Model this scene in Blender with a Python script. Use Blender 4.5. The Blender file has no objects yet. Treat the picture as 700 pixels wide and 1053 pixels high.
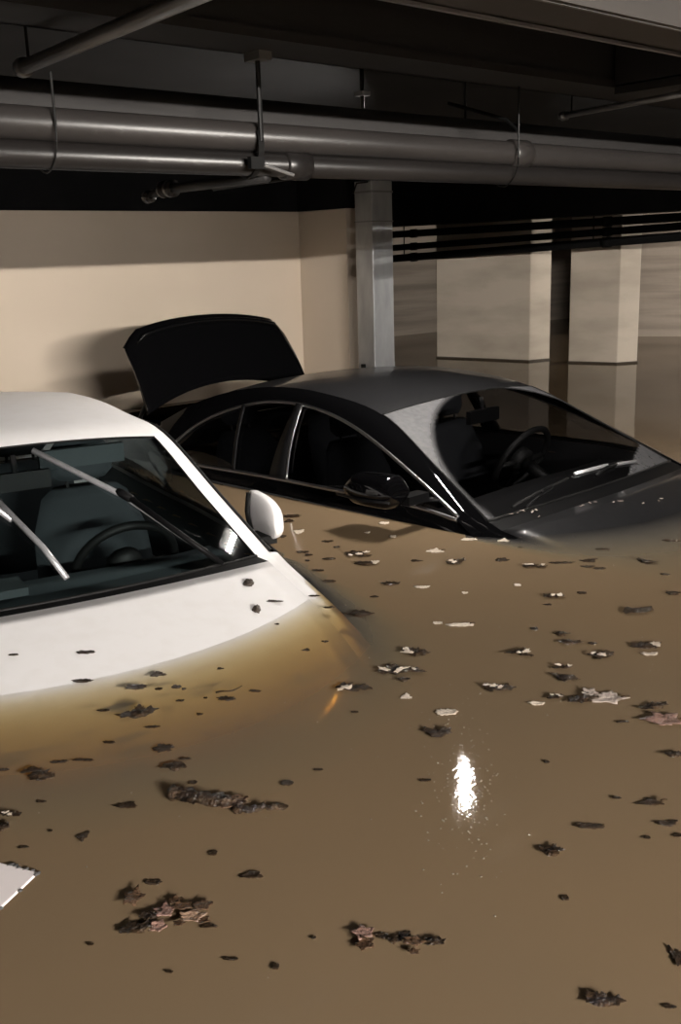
import bpy, math, random
from mathutils import Vector, Matrix
from mathutils.bvhtree import BVHTree
from mathutils.noise import noise as pnoise
S = bpy.context.scene
C = S.collection
PI = math.pi
WATER = 0.0          # water surface is the height zero
FLOOR = -0.92        # garage floor under the flood
CEIL = 1.72

# ------------------------------------------------------------------ helpers
def mesh_obj(name, vs, fs, mat, parent=None, smooth=False, mats=None, fm=None):
    me = bpy.data.meshes.new(name)
    me.from_pydata([tuple(v) for v in vs], [], fs)
    for m in (mats or [mat]): me.materials.append(m)
    if fm: me.polygons.foreach_set('material_index', fm)
    if smooth: me.polygons.foreach_set('use_smooth', [True]*len(me.polygons))
    me.update()
    o = bpy.data.objects.new(name, me); C.objects.link(o)
    if parent is not None: o.parent = parent
    return o

def tag(o, label, cat, group=None, kind=None):
    if label: o['label'] = label
    if cat: o['category'] = cat
    if group: o['group'] = group
    if kind: o['kind'] = kind
    return o

def empty(name, loc, rz, label, cat, group=None):
    o = bpy.data.objects.new(name, None); C.objects.link(o)
    o.location = loc; o.rotation_euler = (0, 0, rz); o.empty_display_size = .1
    return tag(o, label, cat, group)

class MB:
    """collects shapes for ONE mesh"""
    def __init__(s): s.v = []; s.f = []
    def add(s, vs, fs):
        n = len(s.v); s.v += [tuple(v) for v in vs]; s.f += [tuple(i+n for i in f) for f in fs]; return s
    def box(s, a, b, M=None):
        (x0,y0,z0),(x1,y1,z1) = a, b
        vs = [Vector(p) for p in ((x0,y0,z0),(x1,y0,z0),(x1,y1,z0),(x0,y1,z0),(x0,y0,z1),(x1,y0,z1),(x1,y1,z1),(x0,y1,z1))]
        if M is not None: vs = [M @ v for v in vs]
        return s.add(vs, [(0,3,2,1),(4,5,6,7),(0,1,5,4),(1,2,6,5),(2,3,7,6),(3,0,4,7)])
    def prism(s, poly, z0, z1):
        n = len(poly)
        vs = [(x,y,z0) for x,y in poly]+[(x,y,z1) for x,y in poly]
        return s.add(vs, [tuple(range(n-1,-1,-1)), tuple(range(n,2*n))]+[(i,(i+1)%n,n+(i+1)%n,n+i) for i in range(n)])
    def tube(s, pts, r, n=10, caps=True):
        pts = [Vector(p) for p in pts]; rs = r if isinstance(r,(list,tuple)) else [r]*len(pts)
        vs = []; fs = []; ref = None
        for i, p in enumerate(pts):
            t = (pts[min(i+1,len(pts)-1)]-pts[max(i-1,0)]).normalized()
            if ref is None:
                ref = Vector((0,0,1)) if abs(t.z) < .9 else Vector((1,0,0))
            a = (ref - t*ref.dot(t)).normalized(); b = t.cross(a); ref = a
            for k in range(n):
                th = 2*PI*k/n; vs.append(p+(a*math.cos(th)+b*math.sin(th))*rs[i])
        for i in range(len(pts)-1):
            for k in range(n): fs.append((i*n+k, i*n+(k+1)%n, (i+1)*n+(k+1)%n, (i+1)*n+k))
        if caps:
            fs.append(tuple(range(n-1,-1,-1))); m=(len(pts)-1)*n; fs.append(tuple(range(m,m+n)))
        return s.add(vs, fs)
    def build(s, name, mat, parent=None, smooth=False):
        return mesh_obj(name, s.v, s.f, mat, parent, smooth)

def bevel(o, w, seg=2):
    m = o.modifiers.new('edge', 'BEVEL'); m.width = w; m.segments = seg; m.limit_method = 'ANGLE'
    return o

# ---------------------------------------------------------------- materials
def M(name, col, rough=.5, metal=0., spec=.5, coat=0., coat_r=.05, noise=None, bump=None, ior=1.5, emit=None, estr=0):
    m = bpy.data.materials.new(name); m.use_nodes = True
    nt = m.node_tree; b = nt.nodes['Principled BSDF']
    b.inputs['Base Color'].default_value = (*col, 1); b.inputs['Roughness'].default_value = rough
    b.inputs['Metallic'].default_value = metal; b.inputs['Specular IOR Level'].default_value = spec
    b.inputs['Coat Weight'].default_value = coat; b.inputs['Coat Roughness'].default_value = coat_r; b.inputs['IOR'].default_value = ior
    if emit: b.inputs['Emission Color'].default_value = (*emit, 1); b.inputs['Emission Strength'].default_value = estr
    tc = nt.nodes.new('ShaderNodeTexCoord')
    if noise:   # (scale xyz, col2, lo, hi, detail)
        sc, c2, lo, hi = noise
        mp = nt.nodes.new('ShaderNodeMapping'); mp.inputs['Scale'].default_value = sc
        nz = nt.nodes.new('ShaderNodeTexNoise'); nz.inputs['Scale'].default_value = 1; nz.inputs['Detail'].default_value = 6
        rp = nt.nodes.new('ShaderNodeValToRGB'); e = rp.color_ramp.elements
        e[0].position = lo; e[0].color = (*col,1); e[1].position = hi; e[1].color = (*c2,1)
        nt.links.new(tc.outputs['Object'], mp.inputs['Vector']); nt.links.new(mp.outputs[0], nz.inputs['Vector'])
        nt.links.new(nz.outputs['Fac'], rp.inputs['Fac']); nt.links.new(rp.outputs[0], b.inputs['Base Color'])
    if bump:    # (scale, strength, distance)
        nb = nt.nodes.new('ShaderNodeTexNoise'); nb.inputs['Scale'].default_value = bump[0]; nb.inputs['Detail'].default_value = 5
        bp = nt.nodes.new('ShaderNodeBump'); bp.inputs['Strength'].default_value = bump[1]; bp.inputs['Distance'].default_value = bump[2]
        nt.links.new(tc.outputs['Object'], nb.inputs['Vector']); nt.links.new(nb.outputs['Fac'], bp.inputs['Height']); nt.links.new(bp.outputs[0], b.inputs['Normal'])
    return m

def glass_mat(name, tint, dusty=False):
    m = bpy.data.materials.new(name); m.use_nodes = True; nt = m.node_tree; nt.nodes.clear()
    N = nt.nodes.new; Lk = nt.links.new
    out = N('ShaderNodeOutputMaterial'); tr = N('ShaderNodeBsdfTransparent'); tr.inputs[0].default_value = (*tint,1)
    gl = N('ShaderNodeBsdfGlossy'); gl.inputs['Roughness'].default_value = .03
    fr = N('ShaderNodeFresnel'); ge = N('ShaderNodeNewGeometry'); io = N('ShaderNodeMapRange'); io.inputs[3].default_value = 1.5; io.inputs[4].default_value = 1/1.5
    Lk(ge.outputs['Backfacing'], io.inputs[0]); Lk(io.outputs[0], fr.inputs[0])
    mx = N('ShaderNodeMixShader'); Lk(fr.outputs[0], mx.inputs[0]); Lk(tr.outputs[0], mx.inputs[1]); Lk(gl.outputs[0], mx.inputs[2])
    last = mx
    if dusty:
        at = N('ShaderNodeAttribute'); at.attribute_name = 'dust'
        nz = N('ShaderNodeTexNoise'); nz.inputs['Scale'].default_value = 40; nz.inputs['Detail'].default_value = 8
        tc = N('ShaderNodeTexCoord'); Lk(tc.outputs['Object'], nz.inputs['Vector'])
        mr = N('ShaderNodeMapRange'); mr.inputs[1].default_value = .3; mr.inputs[2].default_value = .75; mr.inputs[3].default_value = .68; mr.inputs[4].default_value = .92
        Lk(nz.outputs['Fac'], mr.inputs[0])
        mu = N('ShaderNodeMath'); mu.operation = 'MULTIPLY'; Lk(at.outputs['Fac'], mu.inputs[0]); Lk(mr.outputs[0], mu.inputs[1])
        df = N('ShaderNodeBsdfPrincipled'); df.inputs['Base Color'].default_value = (.10,.10,.105,1); df.inputs['Roughness'].default_value = .5; df.inputs['Specular IOR Level'].default_value = .3
        m2 = N('ShaderNodeMixShader'); Lk(mu.outputs[0], m2.inputs[0]); Lk(mx.outputs[0], m2.inputs[1]); Lk(df.outputs[0], m2.inputs[2]); last = m2
    Lk(last.outputs[0], out.inputs[0])
    return m

PAINT_WALL = M('tan_wall_paint', (.55,.465,.375), .75, noise=((1.2,1.2,1.2),(.51,.43,.34),.35,.75))
PAINT_COL = M('tan_column_paint', (.48,.42,.345), .75, noise=((1.6,1.6,5),(.36,.31,.25),.38,.68))
BOARD_WALL = M('board_marked_concrete', (.31,.262,.215), .85, noise=((.5,.5,9),(.20,.168,.138),.4,.62), bump=(14,.3,.01))
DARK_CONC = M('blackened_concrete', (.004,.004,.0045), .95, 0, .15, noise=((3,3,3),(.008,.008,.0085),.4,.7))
FLOORM = M('garage_floor', (.2,.18,.16), .8)
STEEL = M('galvanized_steel', (.42,.43,.44), .42, .75, noise=((9,9,3),(.30,.31,.32),.35,.7))
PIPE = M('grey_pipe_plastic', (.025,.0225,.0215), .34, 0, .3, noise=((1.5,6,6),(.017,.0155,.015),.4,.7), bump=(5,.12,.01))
PIPE_LOW = M('grey_pipe_shadowed', (.010,.009,.0087), .32, 0, .3, noise=((1.5,6,6),(.014,.0125,.012),.4,.7), bump=(5,.12,.01))  # darker copy of PIPE: the upper pipe's shade put into the colour
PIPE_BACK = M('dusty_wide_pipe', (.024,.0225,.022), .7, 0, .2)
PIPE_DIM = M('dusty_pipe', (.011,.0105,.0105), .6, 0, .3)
DUCT = M('painted_duct', (.045,.041,.038), .5, 0, .3, noise=((2,3,3),(.034,.031,.029),.4,.7))
BLACKPIPE = M('black_pipe', (.003,.003,.003), .9, 0, .1)
BRIGHTROD = M('zinc_conduit', (.22,.22,.22), .35, .6)
HANG = M('hanger_steel', (.004,.004,.004), .5, 0, .25)
WHITE = M('white_car_paint', (.80,.785,.79), .42, 0, .35, coat=.12, coat_r=.1, noise=((14,14,14),(.76,.74,.735),.45,.8))
BLACK = M('black_car_paint', (.002,.002,.0023), .5, 0, .0, coat=.7, coat_r=.03)
DUSTYBLACK = M('dusty_black_paint', (.010,.010,.011), .4, 0, .2, coat=.5, coat_r=.05, noise=((60,60,60),(.016,.016,.017),.4,.75))
GLOSSLIP = M('gloss_lip_paint', (.002,.002,.0023), .22, 0, .5, coat=1., coat_r=.05)
CHROME = M('chrome_trim', (.30,.30,.31), .3, 1.)
RUBBER = M('black_rubber', (.004,.004,.004), .6, 0, .2)
PLASTIC = M('black_plastic', (.003,.003,.0033), .5, 0, .1)
TRIMGREY = M('dark_interior', (.003,.003,.0035), .7, 0, .2)
TRIMLIGHT = M('grey_interior', (.050,.060,.066), .8, 0, .2)
SEAT = M('seat_cloth', (.010,.011,.013), .85, 0, .2)
SEATL = M('grey_seat_cloth', (.022,.026,.029), .85, 0, .2)
HEADL = M('headliner', (.036,.042,.045), .9, 0, .2)
WIPER = M('wiper_metal', (.45,.45,.47), .32, .6)
WS_WHITE = glass_mat('windscreen_glass', (.74,.82,.82))
WS_DARK = glass_mat('dusty_windscreen_glass', (.62,.62,.63), True)
SIDE_DARK = glass_mat('tinted_glass', (.34,.34,.35))
LAMP = M('lamp_tube', (.9,.9,.9), .4, emit=(1,.93,.84), estr=1)
TYRE = M('tyre', (.02,.02,.02), .8)
RIM = M('alloy_rim', (.4,.4,.4), .35, .8)
PANELW = M('white_sheet', (.78,.72,.72), .4)
CRUST = M('grey_crust', (.05,.047,.046), .8)
WETBAND = M('wet_concrete', (.05,.04,.03), .3)
DEB = {
 'dark': M('wet_dark_leaf', (.017,.0105,.006), .2, 0, .4, noise=((45,45,45),(.055,.033,.018),.4,.7), bump=(160,.9,.01)),
 'brown': M('wet_brown_leaf', (.055,.030,.016), .18, 0, .4, noise=((40,40,40),(.12,.07,.042),.4,.7), bump=(140,.8,.01)),
 'tan': M('wet_tan_leaf', (.26,.17,.115), .3, 0, .6, noise=((60,60,60),(.17,.105,.07),.4,.7), bump=(140,.6,.01)),
 'pink': M('wet_pinkish_leaf', (.25,.145,.115), .28, 0, .6, noise=((60,60,60),(.14,.08,.06),.4,.7), bump=(140,.7,.01)),
 'pale': M('pale_leaf_underside', (.62,.53,.43), .32, 0, .6, noise=((60,60,60),(.40,.32,.25),.4,.7), bump=(140,.6,.01)),
 'silver': M('silvery_leaf_underside', (.50,.42,.37), .28, 0, .6, noise=((50,50,50),(.20,.15,.12),.4,.7), bump=(140,.7,.01)),
 'scrap': M('wet_leaf_scrap', (.022,.014,.008), .2, 0, .4, noise=((60,60,60),(.06,.036,.02),.4,.7), bump=(160,.8,.01)),
 'mud': M('wet_mud', (.045,.033,.024), .35, 0, .5, bump=(120,.9,.01)),
}
EXPO = 1.6
SILT = 14.0
# ------------------------------------------------------------- the setting
def struct(name, mb, mat, smooth=False):
    o = mb.build(name, mat, None, smooth); o['kind'] = 'structure'; return o

struct('floor', MB().box((-4.2,-5.2,FLOOR-.2),(17,12.2,FLOOR)), FLOORM)
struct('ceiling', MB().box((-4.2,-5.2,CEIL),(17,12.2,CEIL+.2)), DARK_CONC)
WT = 1.385
struct('wall_back', MB().box((-4.2,6.6,FLOOR),(5.62,6.85,WT)), PAINT_WALL)
struct('wall_far', MB().box((5.5,9.58,FLOOR),(17,9.8,CEIL)), BOARD_WALL)
struct('wall_left', MB().box((-4.4,-5.2,FLOOR),(-4.2,12,CEIL)), DARK_CONC)
struct('wall_front', MB().box((-4.2,-5.4,FLOOR),(17,-5.2,CEIL)), DARK_CONC)
struct('wall_right', MB().prism([(10.72,7.12),(10.86,6.83),(11.06,6.45),(12.6,3.5),(12.75,3.58),(11.0,7.2)], FLOOR, CEIL), BOARD_WALL)
struct('wall_east', MB().box((17,-5.2,FLOOR),(17.2,12,CEIL)), BOARD_WALL)

# black downstand that caps the painted wall and turns over the pillar
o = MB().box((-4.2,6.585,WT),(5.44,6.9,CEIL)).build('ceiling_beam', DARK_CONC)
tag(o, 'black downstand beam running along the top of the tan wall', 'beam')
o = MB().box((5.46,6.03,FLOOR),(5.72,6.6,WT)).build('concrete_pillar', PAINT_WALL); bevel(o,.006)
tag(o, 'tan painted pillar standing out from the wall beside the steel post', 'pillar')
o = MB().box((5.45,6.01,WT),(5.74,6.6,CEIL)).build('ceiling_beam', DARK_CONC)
tag(o, 'black beam end resting on top of the tan pillar', 'beam')

t = empty('steel_column', (5.425,5.69,FLOOR), 0, 'grey galvanized steel post standing in front of the tan pillar', 'column')
def lcl(mb, org): mb.v = [(x-org[0],y-org[1],z-org[2]) for x,y,z in mb.v]; return mb
og = (5.425,5.69,FLOOR)
o = lcl(MB().box((5.32,5.60,FLOOR),(5.53,5.78,1.555)), og).build('shaft', STEEL, t); bevel(o,.006)
lcl(MB().box((5.317,5.595,1.472),(5.533,5.785,1.486)), og).build('band', BRIGHTROD, t)
lcl(MB().box((5.317,5.595,1.268),(5.533,5.785,1.277)), og).build('band', BRIGHTROD, t)
lcl(MB().box((5.30,5.58,1.555),(5.55,5.80,CEIL-.002)), og).build('cap_plate', DARK_CONC, t)
lcl(MB().tube([(5.32,5.63,1.545),(5.29,5.72,1.54),(5.29,5.76,1.47)], .006, 8), og).build('cable_loop', HANG, t)
lcl(MB().box((5.536,5.62,.19),(5.552,5.65,.24)).box((5.528,5.625,.205),(5.537,5.645,.225)), og).build('bracket', BRIGHTROD, t)
lcl(MB().box((5.30,5.70,.20),(5.322,5.73,.24)), og).build('bolt', RUBBER, t)

def column(poly, z1, label):
    o = MB().prism(poly, FLOOR, z1).build('concrete_column', PAINT_COL); bevel(o,.008)
    cx=sum(p[0] for p in poly)/4; cy=sum(p[1] for p in poly)/4
    grow=lambda p: (p[0]+.004*(1 if p[0]>cx else -1), p[1]+.004*(1 if p[1]>cy else -1))
    MB().prism([grow(p) for p in poly], -.3, .016).build('wet_band', WETBAND, o)
    return tag(o, label, 'column')
column([(7.913,6.192),(8.158,6.138),(8.02,7.17),(7.715,7.208)], CEIL, 'broad tan concrete column with a wide flank, beyond the black car roof')
column([(8.169,5.393),(8.371,5.309),(8.29,5.77),(8.037,5.834)], CEIL, 'narrower tan concrete column standing alone beyond the black windscreen')

# dark pipes crossing in front of the columns
def pipe_run(name, pts, r, mat, label, n=24, group=None):
    o = MB().tube(pts, r, n).build(name, mat, None, True)
    return tag(o, label, 'pipe', group)
for (y0,z0,y1,z1,r,lb) in ((8.6,.955,4.0,1.124,.036,'lowest of the three black pipes crossing the column tops'),
                        (8.6,1.068,4.0,1.198,.030,'middle of the three black pipes crossing the column tops'),
                        (8.6,1.215,4.0,1.258,.034,'highest of the three black pipes crossing the column tops')):
    t = empty('drain_pipe', (7.613,y0,z0), 0, lb, 'pipe')
    og = (7.613,y0,z0)
    lcl(MB().tube([(7.613,y0,z0),(7.613,y1,z1)], r, 20), og).build('barrel', BLACKPIPE, t, True)
    for yy in (7.45,5.2):
        zz = z0+(z1-z0)*(y0-yy)/(y0-y1)
        lcl(MB().tube([(7.613,yy,zz),(7.613,yy-.07,zz+.07*(z1-z0)/(y0-y1))], r+.008, 20), og).build('coupling', BLACKPIPE, t, True)
        lcl(MB().tube([(7.613,yy+.1,zz+r*.9),(7.613,yy+.1,CEIL)], .006, 8), og).build('hanger_rod', HANG, t)
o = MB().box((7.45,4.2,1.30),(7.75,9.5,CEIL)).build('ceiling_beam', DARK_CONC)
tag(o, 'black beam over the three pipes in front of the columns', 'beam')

# the big pair of pipes overhead
XA, XB = -1.5, 9.0
def long_pipe(y, z, r, label, mat, collars, xa=XA, xb=XB):
    t = empty('drain_pipe', (xa,y,z), 0, label, 'pipe'); og = (xa,y,z)
    lcl(MB().tube([(xa,y,z),(xb,y,z)], r, 48), og).build('barrel', mat, t, True)
    for hx in (.1,4.7): lcl(MB().tube([(hx,y,z+r*.9),(hx,y,CEIL-.001)], .006, 8), og).build('hanger_rod', HANG, t)
    for cx in collars:
        lcl(MB().tube([(cx-.045,y,z),(cx-.04,y,z),(cx+.04,y,z),(cx+.045,y,z)], [r,r+.007,r+.007,r], 48), og).build('coupling', mat, t, True)
    return t
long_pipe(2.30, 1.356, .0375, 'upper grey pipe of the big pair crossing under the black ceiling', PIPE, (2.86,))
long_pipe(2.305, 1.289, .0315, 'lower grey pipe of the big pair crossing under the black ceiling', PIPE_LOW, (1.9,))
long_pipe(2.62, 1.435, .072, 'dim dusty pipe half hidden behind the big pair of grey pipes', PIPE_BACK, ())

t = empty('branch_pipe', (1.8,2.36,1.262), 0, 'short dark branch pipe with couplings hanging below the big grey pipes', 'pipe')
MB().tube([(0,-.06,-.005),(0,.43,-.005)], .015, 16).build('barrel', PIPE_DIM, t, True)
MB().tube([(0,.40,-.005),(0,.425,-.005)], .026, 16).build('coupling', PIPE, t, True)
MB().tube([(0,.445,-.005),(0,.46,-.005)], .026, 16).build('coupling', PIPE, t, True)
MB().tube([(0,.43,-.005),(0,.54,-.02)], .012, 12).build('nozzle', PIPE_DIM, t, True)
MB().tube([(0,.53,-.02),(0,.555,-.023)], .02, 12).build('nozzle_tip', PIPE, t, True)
MB().tube([(.10,-.06,-.004),(0.04,.25,-.016)], .006, 8).build('side_tube', HANG, t, True)

def hanger(x, ztop, label, w=.016):
    t = empty('pipe_hanger', (x,2.30,1.26), 0, label, 'hanger')
    pts = []
    for k in range(0,19):
        a = -PI/2 - PI*.62 + k*(PI*1.24)/18
        pts.append((0, .012+.062*math.cos(a), .076+.084*math.sin(a)*1.0))
    vs=[];fs=[]
    for (xx,yy,zz) in pts: vs += [(-w/2,yy,zz),(w/2,yy,zz)]
    for i in range(len(pts)-1): fs.append((2*i,2*i+1,2*i+3,2*i+2))
    o = mesh_obj('strap', vs, fs, HANG, t); m=o.modifiers.new('t','SOLIDIFY'); m.thickness=.003
    MB().tube([(0,-.052,.08),(0,-.050,ztop-1.26)], .0065 if w>.01 else .003, 10).build('rod', HANG, t)
    return t
h1 = hanger(1.745, CEIL, 'dark hanger rod dropping to the big grey pipes above the branch pipe', .018)
MB().box((-.02,-.085,.275),(.02,-.02,.34)).build('beam_clamp', BRIGHTROD, h1)
MB().tube([(-.008,-.07,.02),(.085,-.075,-.003)], .0045, 8).build('clamp_bolt', BRIGHTROD, h1)
MB().box((-.05,-.07,.01),(-.005,-.055,.04)).build('clamp_plate', RUBBER, h1)
hanger(1.165, 1.46, 'short thin hanger at the dim end of the big grey pipes', .003)
h3 = hanger(2.80, 1.60, 'thin bent hanger on the big grey pipes past the steel post', .003)
MB().tube([(-.06,.2,.27),(0,.0,.2),(0,-.05,.16)], .006, 8).build('brace', BLACKPIPE, h3)

# channel and ducts under the ceiling
def chan(y0, y1, z0, z1, label):
    t = .012
    o = MB().box((XA,y0,z0),(XB,y1,z0+t)).box((XA,y0,z0),(XA+10.5,y0+t,z1)).box((XA,y1-t,z0),(XB,y1,z1)).box((XA,y0-.02,z0-.004),(XB,y0+.02,z0+.02)).build('cable_tray', DUCT if y0<1.8 else PIPE_DIM)
    return tag(o, label, 'cable tray')
chan(1.30, 1.455, 1.50, CEIL-.002, 'grey duct high overhead in the corner above the black car')
o = MB().box((XA,1.295,1.495),(XB,1.304,1.503)).box((XA,1.452,1.493),(XB,1.462,1.505)).build('duct_edging', BRIGHTROD)
tag(o, 'shiny edging strips under the grey duct overhead', 'edging')
chan(2.10, 2.285, 1.555, CEIL-.002, 'dim steel channel carrying the hanger above the big pipes')
def conduit(name, a, b, r, mat, label):
    t = empty(name, a, 0, label, 'conduit'); d = Vector(b)-Vector(a)
    MB().tube([(0,0,0),d], r, 16).build('barrel', mat, t, True)
    MB().tube([(0,-.01,0),(0,-.03,0)], r+.006, 16).build('coupling', mat, t, True)
    MB().tube([(0,-.05,0),(0,-.05,CEIL-a[2])], .004, 8).build('hanger_rod', HANG, t)
conduit('conduit', (1.20,2.47,1.50), (1.10,1.0,1.50), .0165, BRIGHTROD, 'bright metal conduit slanting across the ceiling above the white car')
conduit('conduit', (3.18,2.37,1.50), (3.0,1.45,1.50), .010, BRIGHTROD, 'thin bright conduit slanting across the ceiling above the black windscreen')
o = MB().box((3.08,1.5,1.53),(3.30,2.08,1.553)).box((3.08,1.5,1.56),(3.10,2.08,CEIL-.002)).box((3.28,1.5,1.56),(3.30,2.08,CEIL-.002)).build('cable_tray', PIPE_DIM)
tag(o, 'dim flat tray just above the thin bright conduit', 'cable tray')
t = empty('sprinkler_pipe', (2.72,2.9,1.60), 0, 'dark sprinkler drop with a short arm between the ceiling and big pipes', 'pipe')
MB().tube([(0,0,.12),(0,0,-.09)], .008, 10).build('drop', HANG, t, True)
MB().tube([(0,0,-.08),(.33,-.05,-.10)], .009, 10).build('arm', PIPE_DIM, t, True)
MB().box((-.02,-.02,0),(.02,.02,.015)).build('collar', BRIGHTROD, t)

# lamps: bare fluorescent battens hung under the ceiling
def batten(loc, rz, ln, power, label, r=.016, col=(1,.935,.86)):
    t = empty('ceiling_lamp', loc, rz, label, 'lamp', 'fluorescent lamps that light the garage')
    m = M('lit_tube', (.9,.9,.9), .4, emit=col, estr=power)
    MB().box((-ln/2-.05,-.055,.03),(ln/2+.05,.055,.085)).build('housing', PLASTIC, t)
    MB().tube([(-ln/2,0,0),(ln/2,0,0)], r, 20).build('lamp_tube', m, t, True)
    for s in (-1,1):
        MB().box((s*ln/2-.02,-.02,-.02),(s*ln/2+.02,.02,.03)).build('end_cap', PLASTIC, t)
        MB().tube([(s*ln*.4,0,.085),(s*ln*.4,0,CEIL-loc[2])], .005, 8).build('hanger_rod', HANG, t)
    return t
batten((.25,-4.8,1.655), 0, 2.8, 1150, 'long fluorescent lamp hung well behind the viewpoint', .02)
batten((3.31,2.93,1.40), .73, .42, 345, 'short lamp behind the big pipes whose reflection shines on the water', .014)
batten((11.2,2.6,1.40), 0, 1.2, 420, 'long fluorescent lamp off beyond the narrow column')
# -------------------------------------------------------------------- cars
# every car is lofted from cross-sections; a station row is
# (M: centre u,z)  (C: inner roof-rail edge u,v,z)  (O: outer rail / top of side glass)  (B: belt line)  (S: shoulder v,z)  (L: sill v,z)
# u runs forward from the windscreen foot, v to the side, z up from the water
def cr(p0,p1,p2,p3,t):
    return tuple(.5*((2*b)+(-a+c)*t+(2*a-5*b+4*c-d)*t*t+(-a+3*b-3*c+d)*t**3) for a,b,c,d in zip(p0,p1,p2,p3))
class Loft:
    def __init__(s, rows, breaks):
        s.rows = rows; s.breaks = breaks           # breaks: list of (first,last) smooth runs
    def flat(s,i):
        r = s.rows[i]; return tuple(x for p in r for x in p)
    def at(s, q):                                   # station parameter (float) -> dict of curves
        i = min(int(q), len(s.rows)-2); t = q-i
        run = next(((a,b) for a,b in s.breaks if a <= i and i+1 <= b), (i,i+1))
        g = lambda k: s.flat(max(run[0],min(run[1],k)))
        f = cr(g(i-1),g(i),g(i+1),g(i+2),t)
        return dict(M=(f[0],f[1]),C=f[2:5],O=f[5:8],B=f[8:11],S=f[11:13],L=f[13:15])
    def top(s, q, w):                               # w in -1..1 across centre to inner rail
        d = s.at(q); Mu,Mz = d['M']; Cu,Cv,Cz = d['C']; a = abs(w)
        return Vector((Mu+(Cu-Mu)*a**2, Cv*w, Mz+(Cz-Mz)*a**2.2))
    def rail(s, q, w, side):
        d = s.at(q); C_=Vector(d['C']); O_=Vector(d['O']); p = C_.lerp(O_, w)
        bul = .010*math.sin(PI*w); p.z += bul; p.y += bul*.5
        return Vector((p.x, p.y*side, p.z))
    def glass(s, q, w, side, inset=0.):
        d = s.at(q); O_=Vector(d['O']); B_=Vector(d['B']); p = O_.lerp(B_, w)
        p.y += .018*math.sin(PI*w) - inset
        return Vector((p.x, p.y*side, p.z))
    def flank(s, q, w, side):
        d = s.at(q); B_=Vector(d['B']); S_=Vector((d['B'][0],*d['S'])); L_=Vector((d['B'][0],*d['L']))
        if w < .5:
            t = w*2; p = B_.lerp(S_, t); p.y += .010*math.sin(PI*t)
        else: p = S_.lerp(L_, (w-.5)*2)
        return Vector((p.x, p.y*side, p.z))
def grid(fn, qs, ws, flip=False):
    vs = [fn(q,w) for q in qs for w in ws]; n = len(ws); fs = []
    for i in range(len(qs)-1):
        for j in range(n-1):
            f = (i*n+j, (i+1)*n+j, (i+1)*n+j+1, i*n+j+1); fs.append(f[::-1] if flip else f)
    return vs, fs
def lin(a,b,n): return [a+(b-a)*k/n for k in range(n+1)]
def mgrid(mb, fn, qs, ws, flip=False): vs,fs = grid(fn,qs,ws,flip); mb.add(vs,fs)
def merge(o, d=.0006):
    import bmesh
    bm = bmesh.new(); bm.from_mesh(o.data); bmesh.ops.remove_doubles(bm, verts=bm.verts, dist=d)
    bmesh.ops.recalc_face_normals(bm, faces=bm.faces); bm.to_mesh(o.data); bm.free()
    return o
def smooth_by_angle(o, ang=35):
    me = o.data; me.polygons.foreach_set('use_smooth',[True]*len(me.polygons))
    import bmesh
    bm = bmesh.new(); bm.from_mesh(me)
    for e in bm.edges:
        if len(e.link_faces)==2 and e.calc_face_angle(0) > math.radians(ang): e.smooth = False
    bm.to_mesh(me); bm.free(); return o
W11 = lin(-1,1,16)

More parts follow.
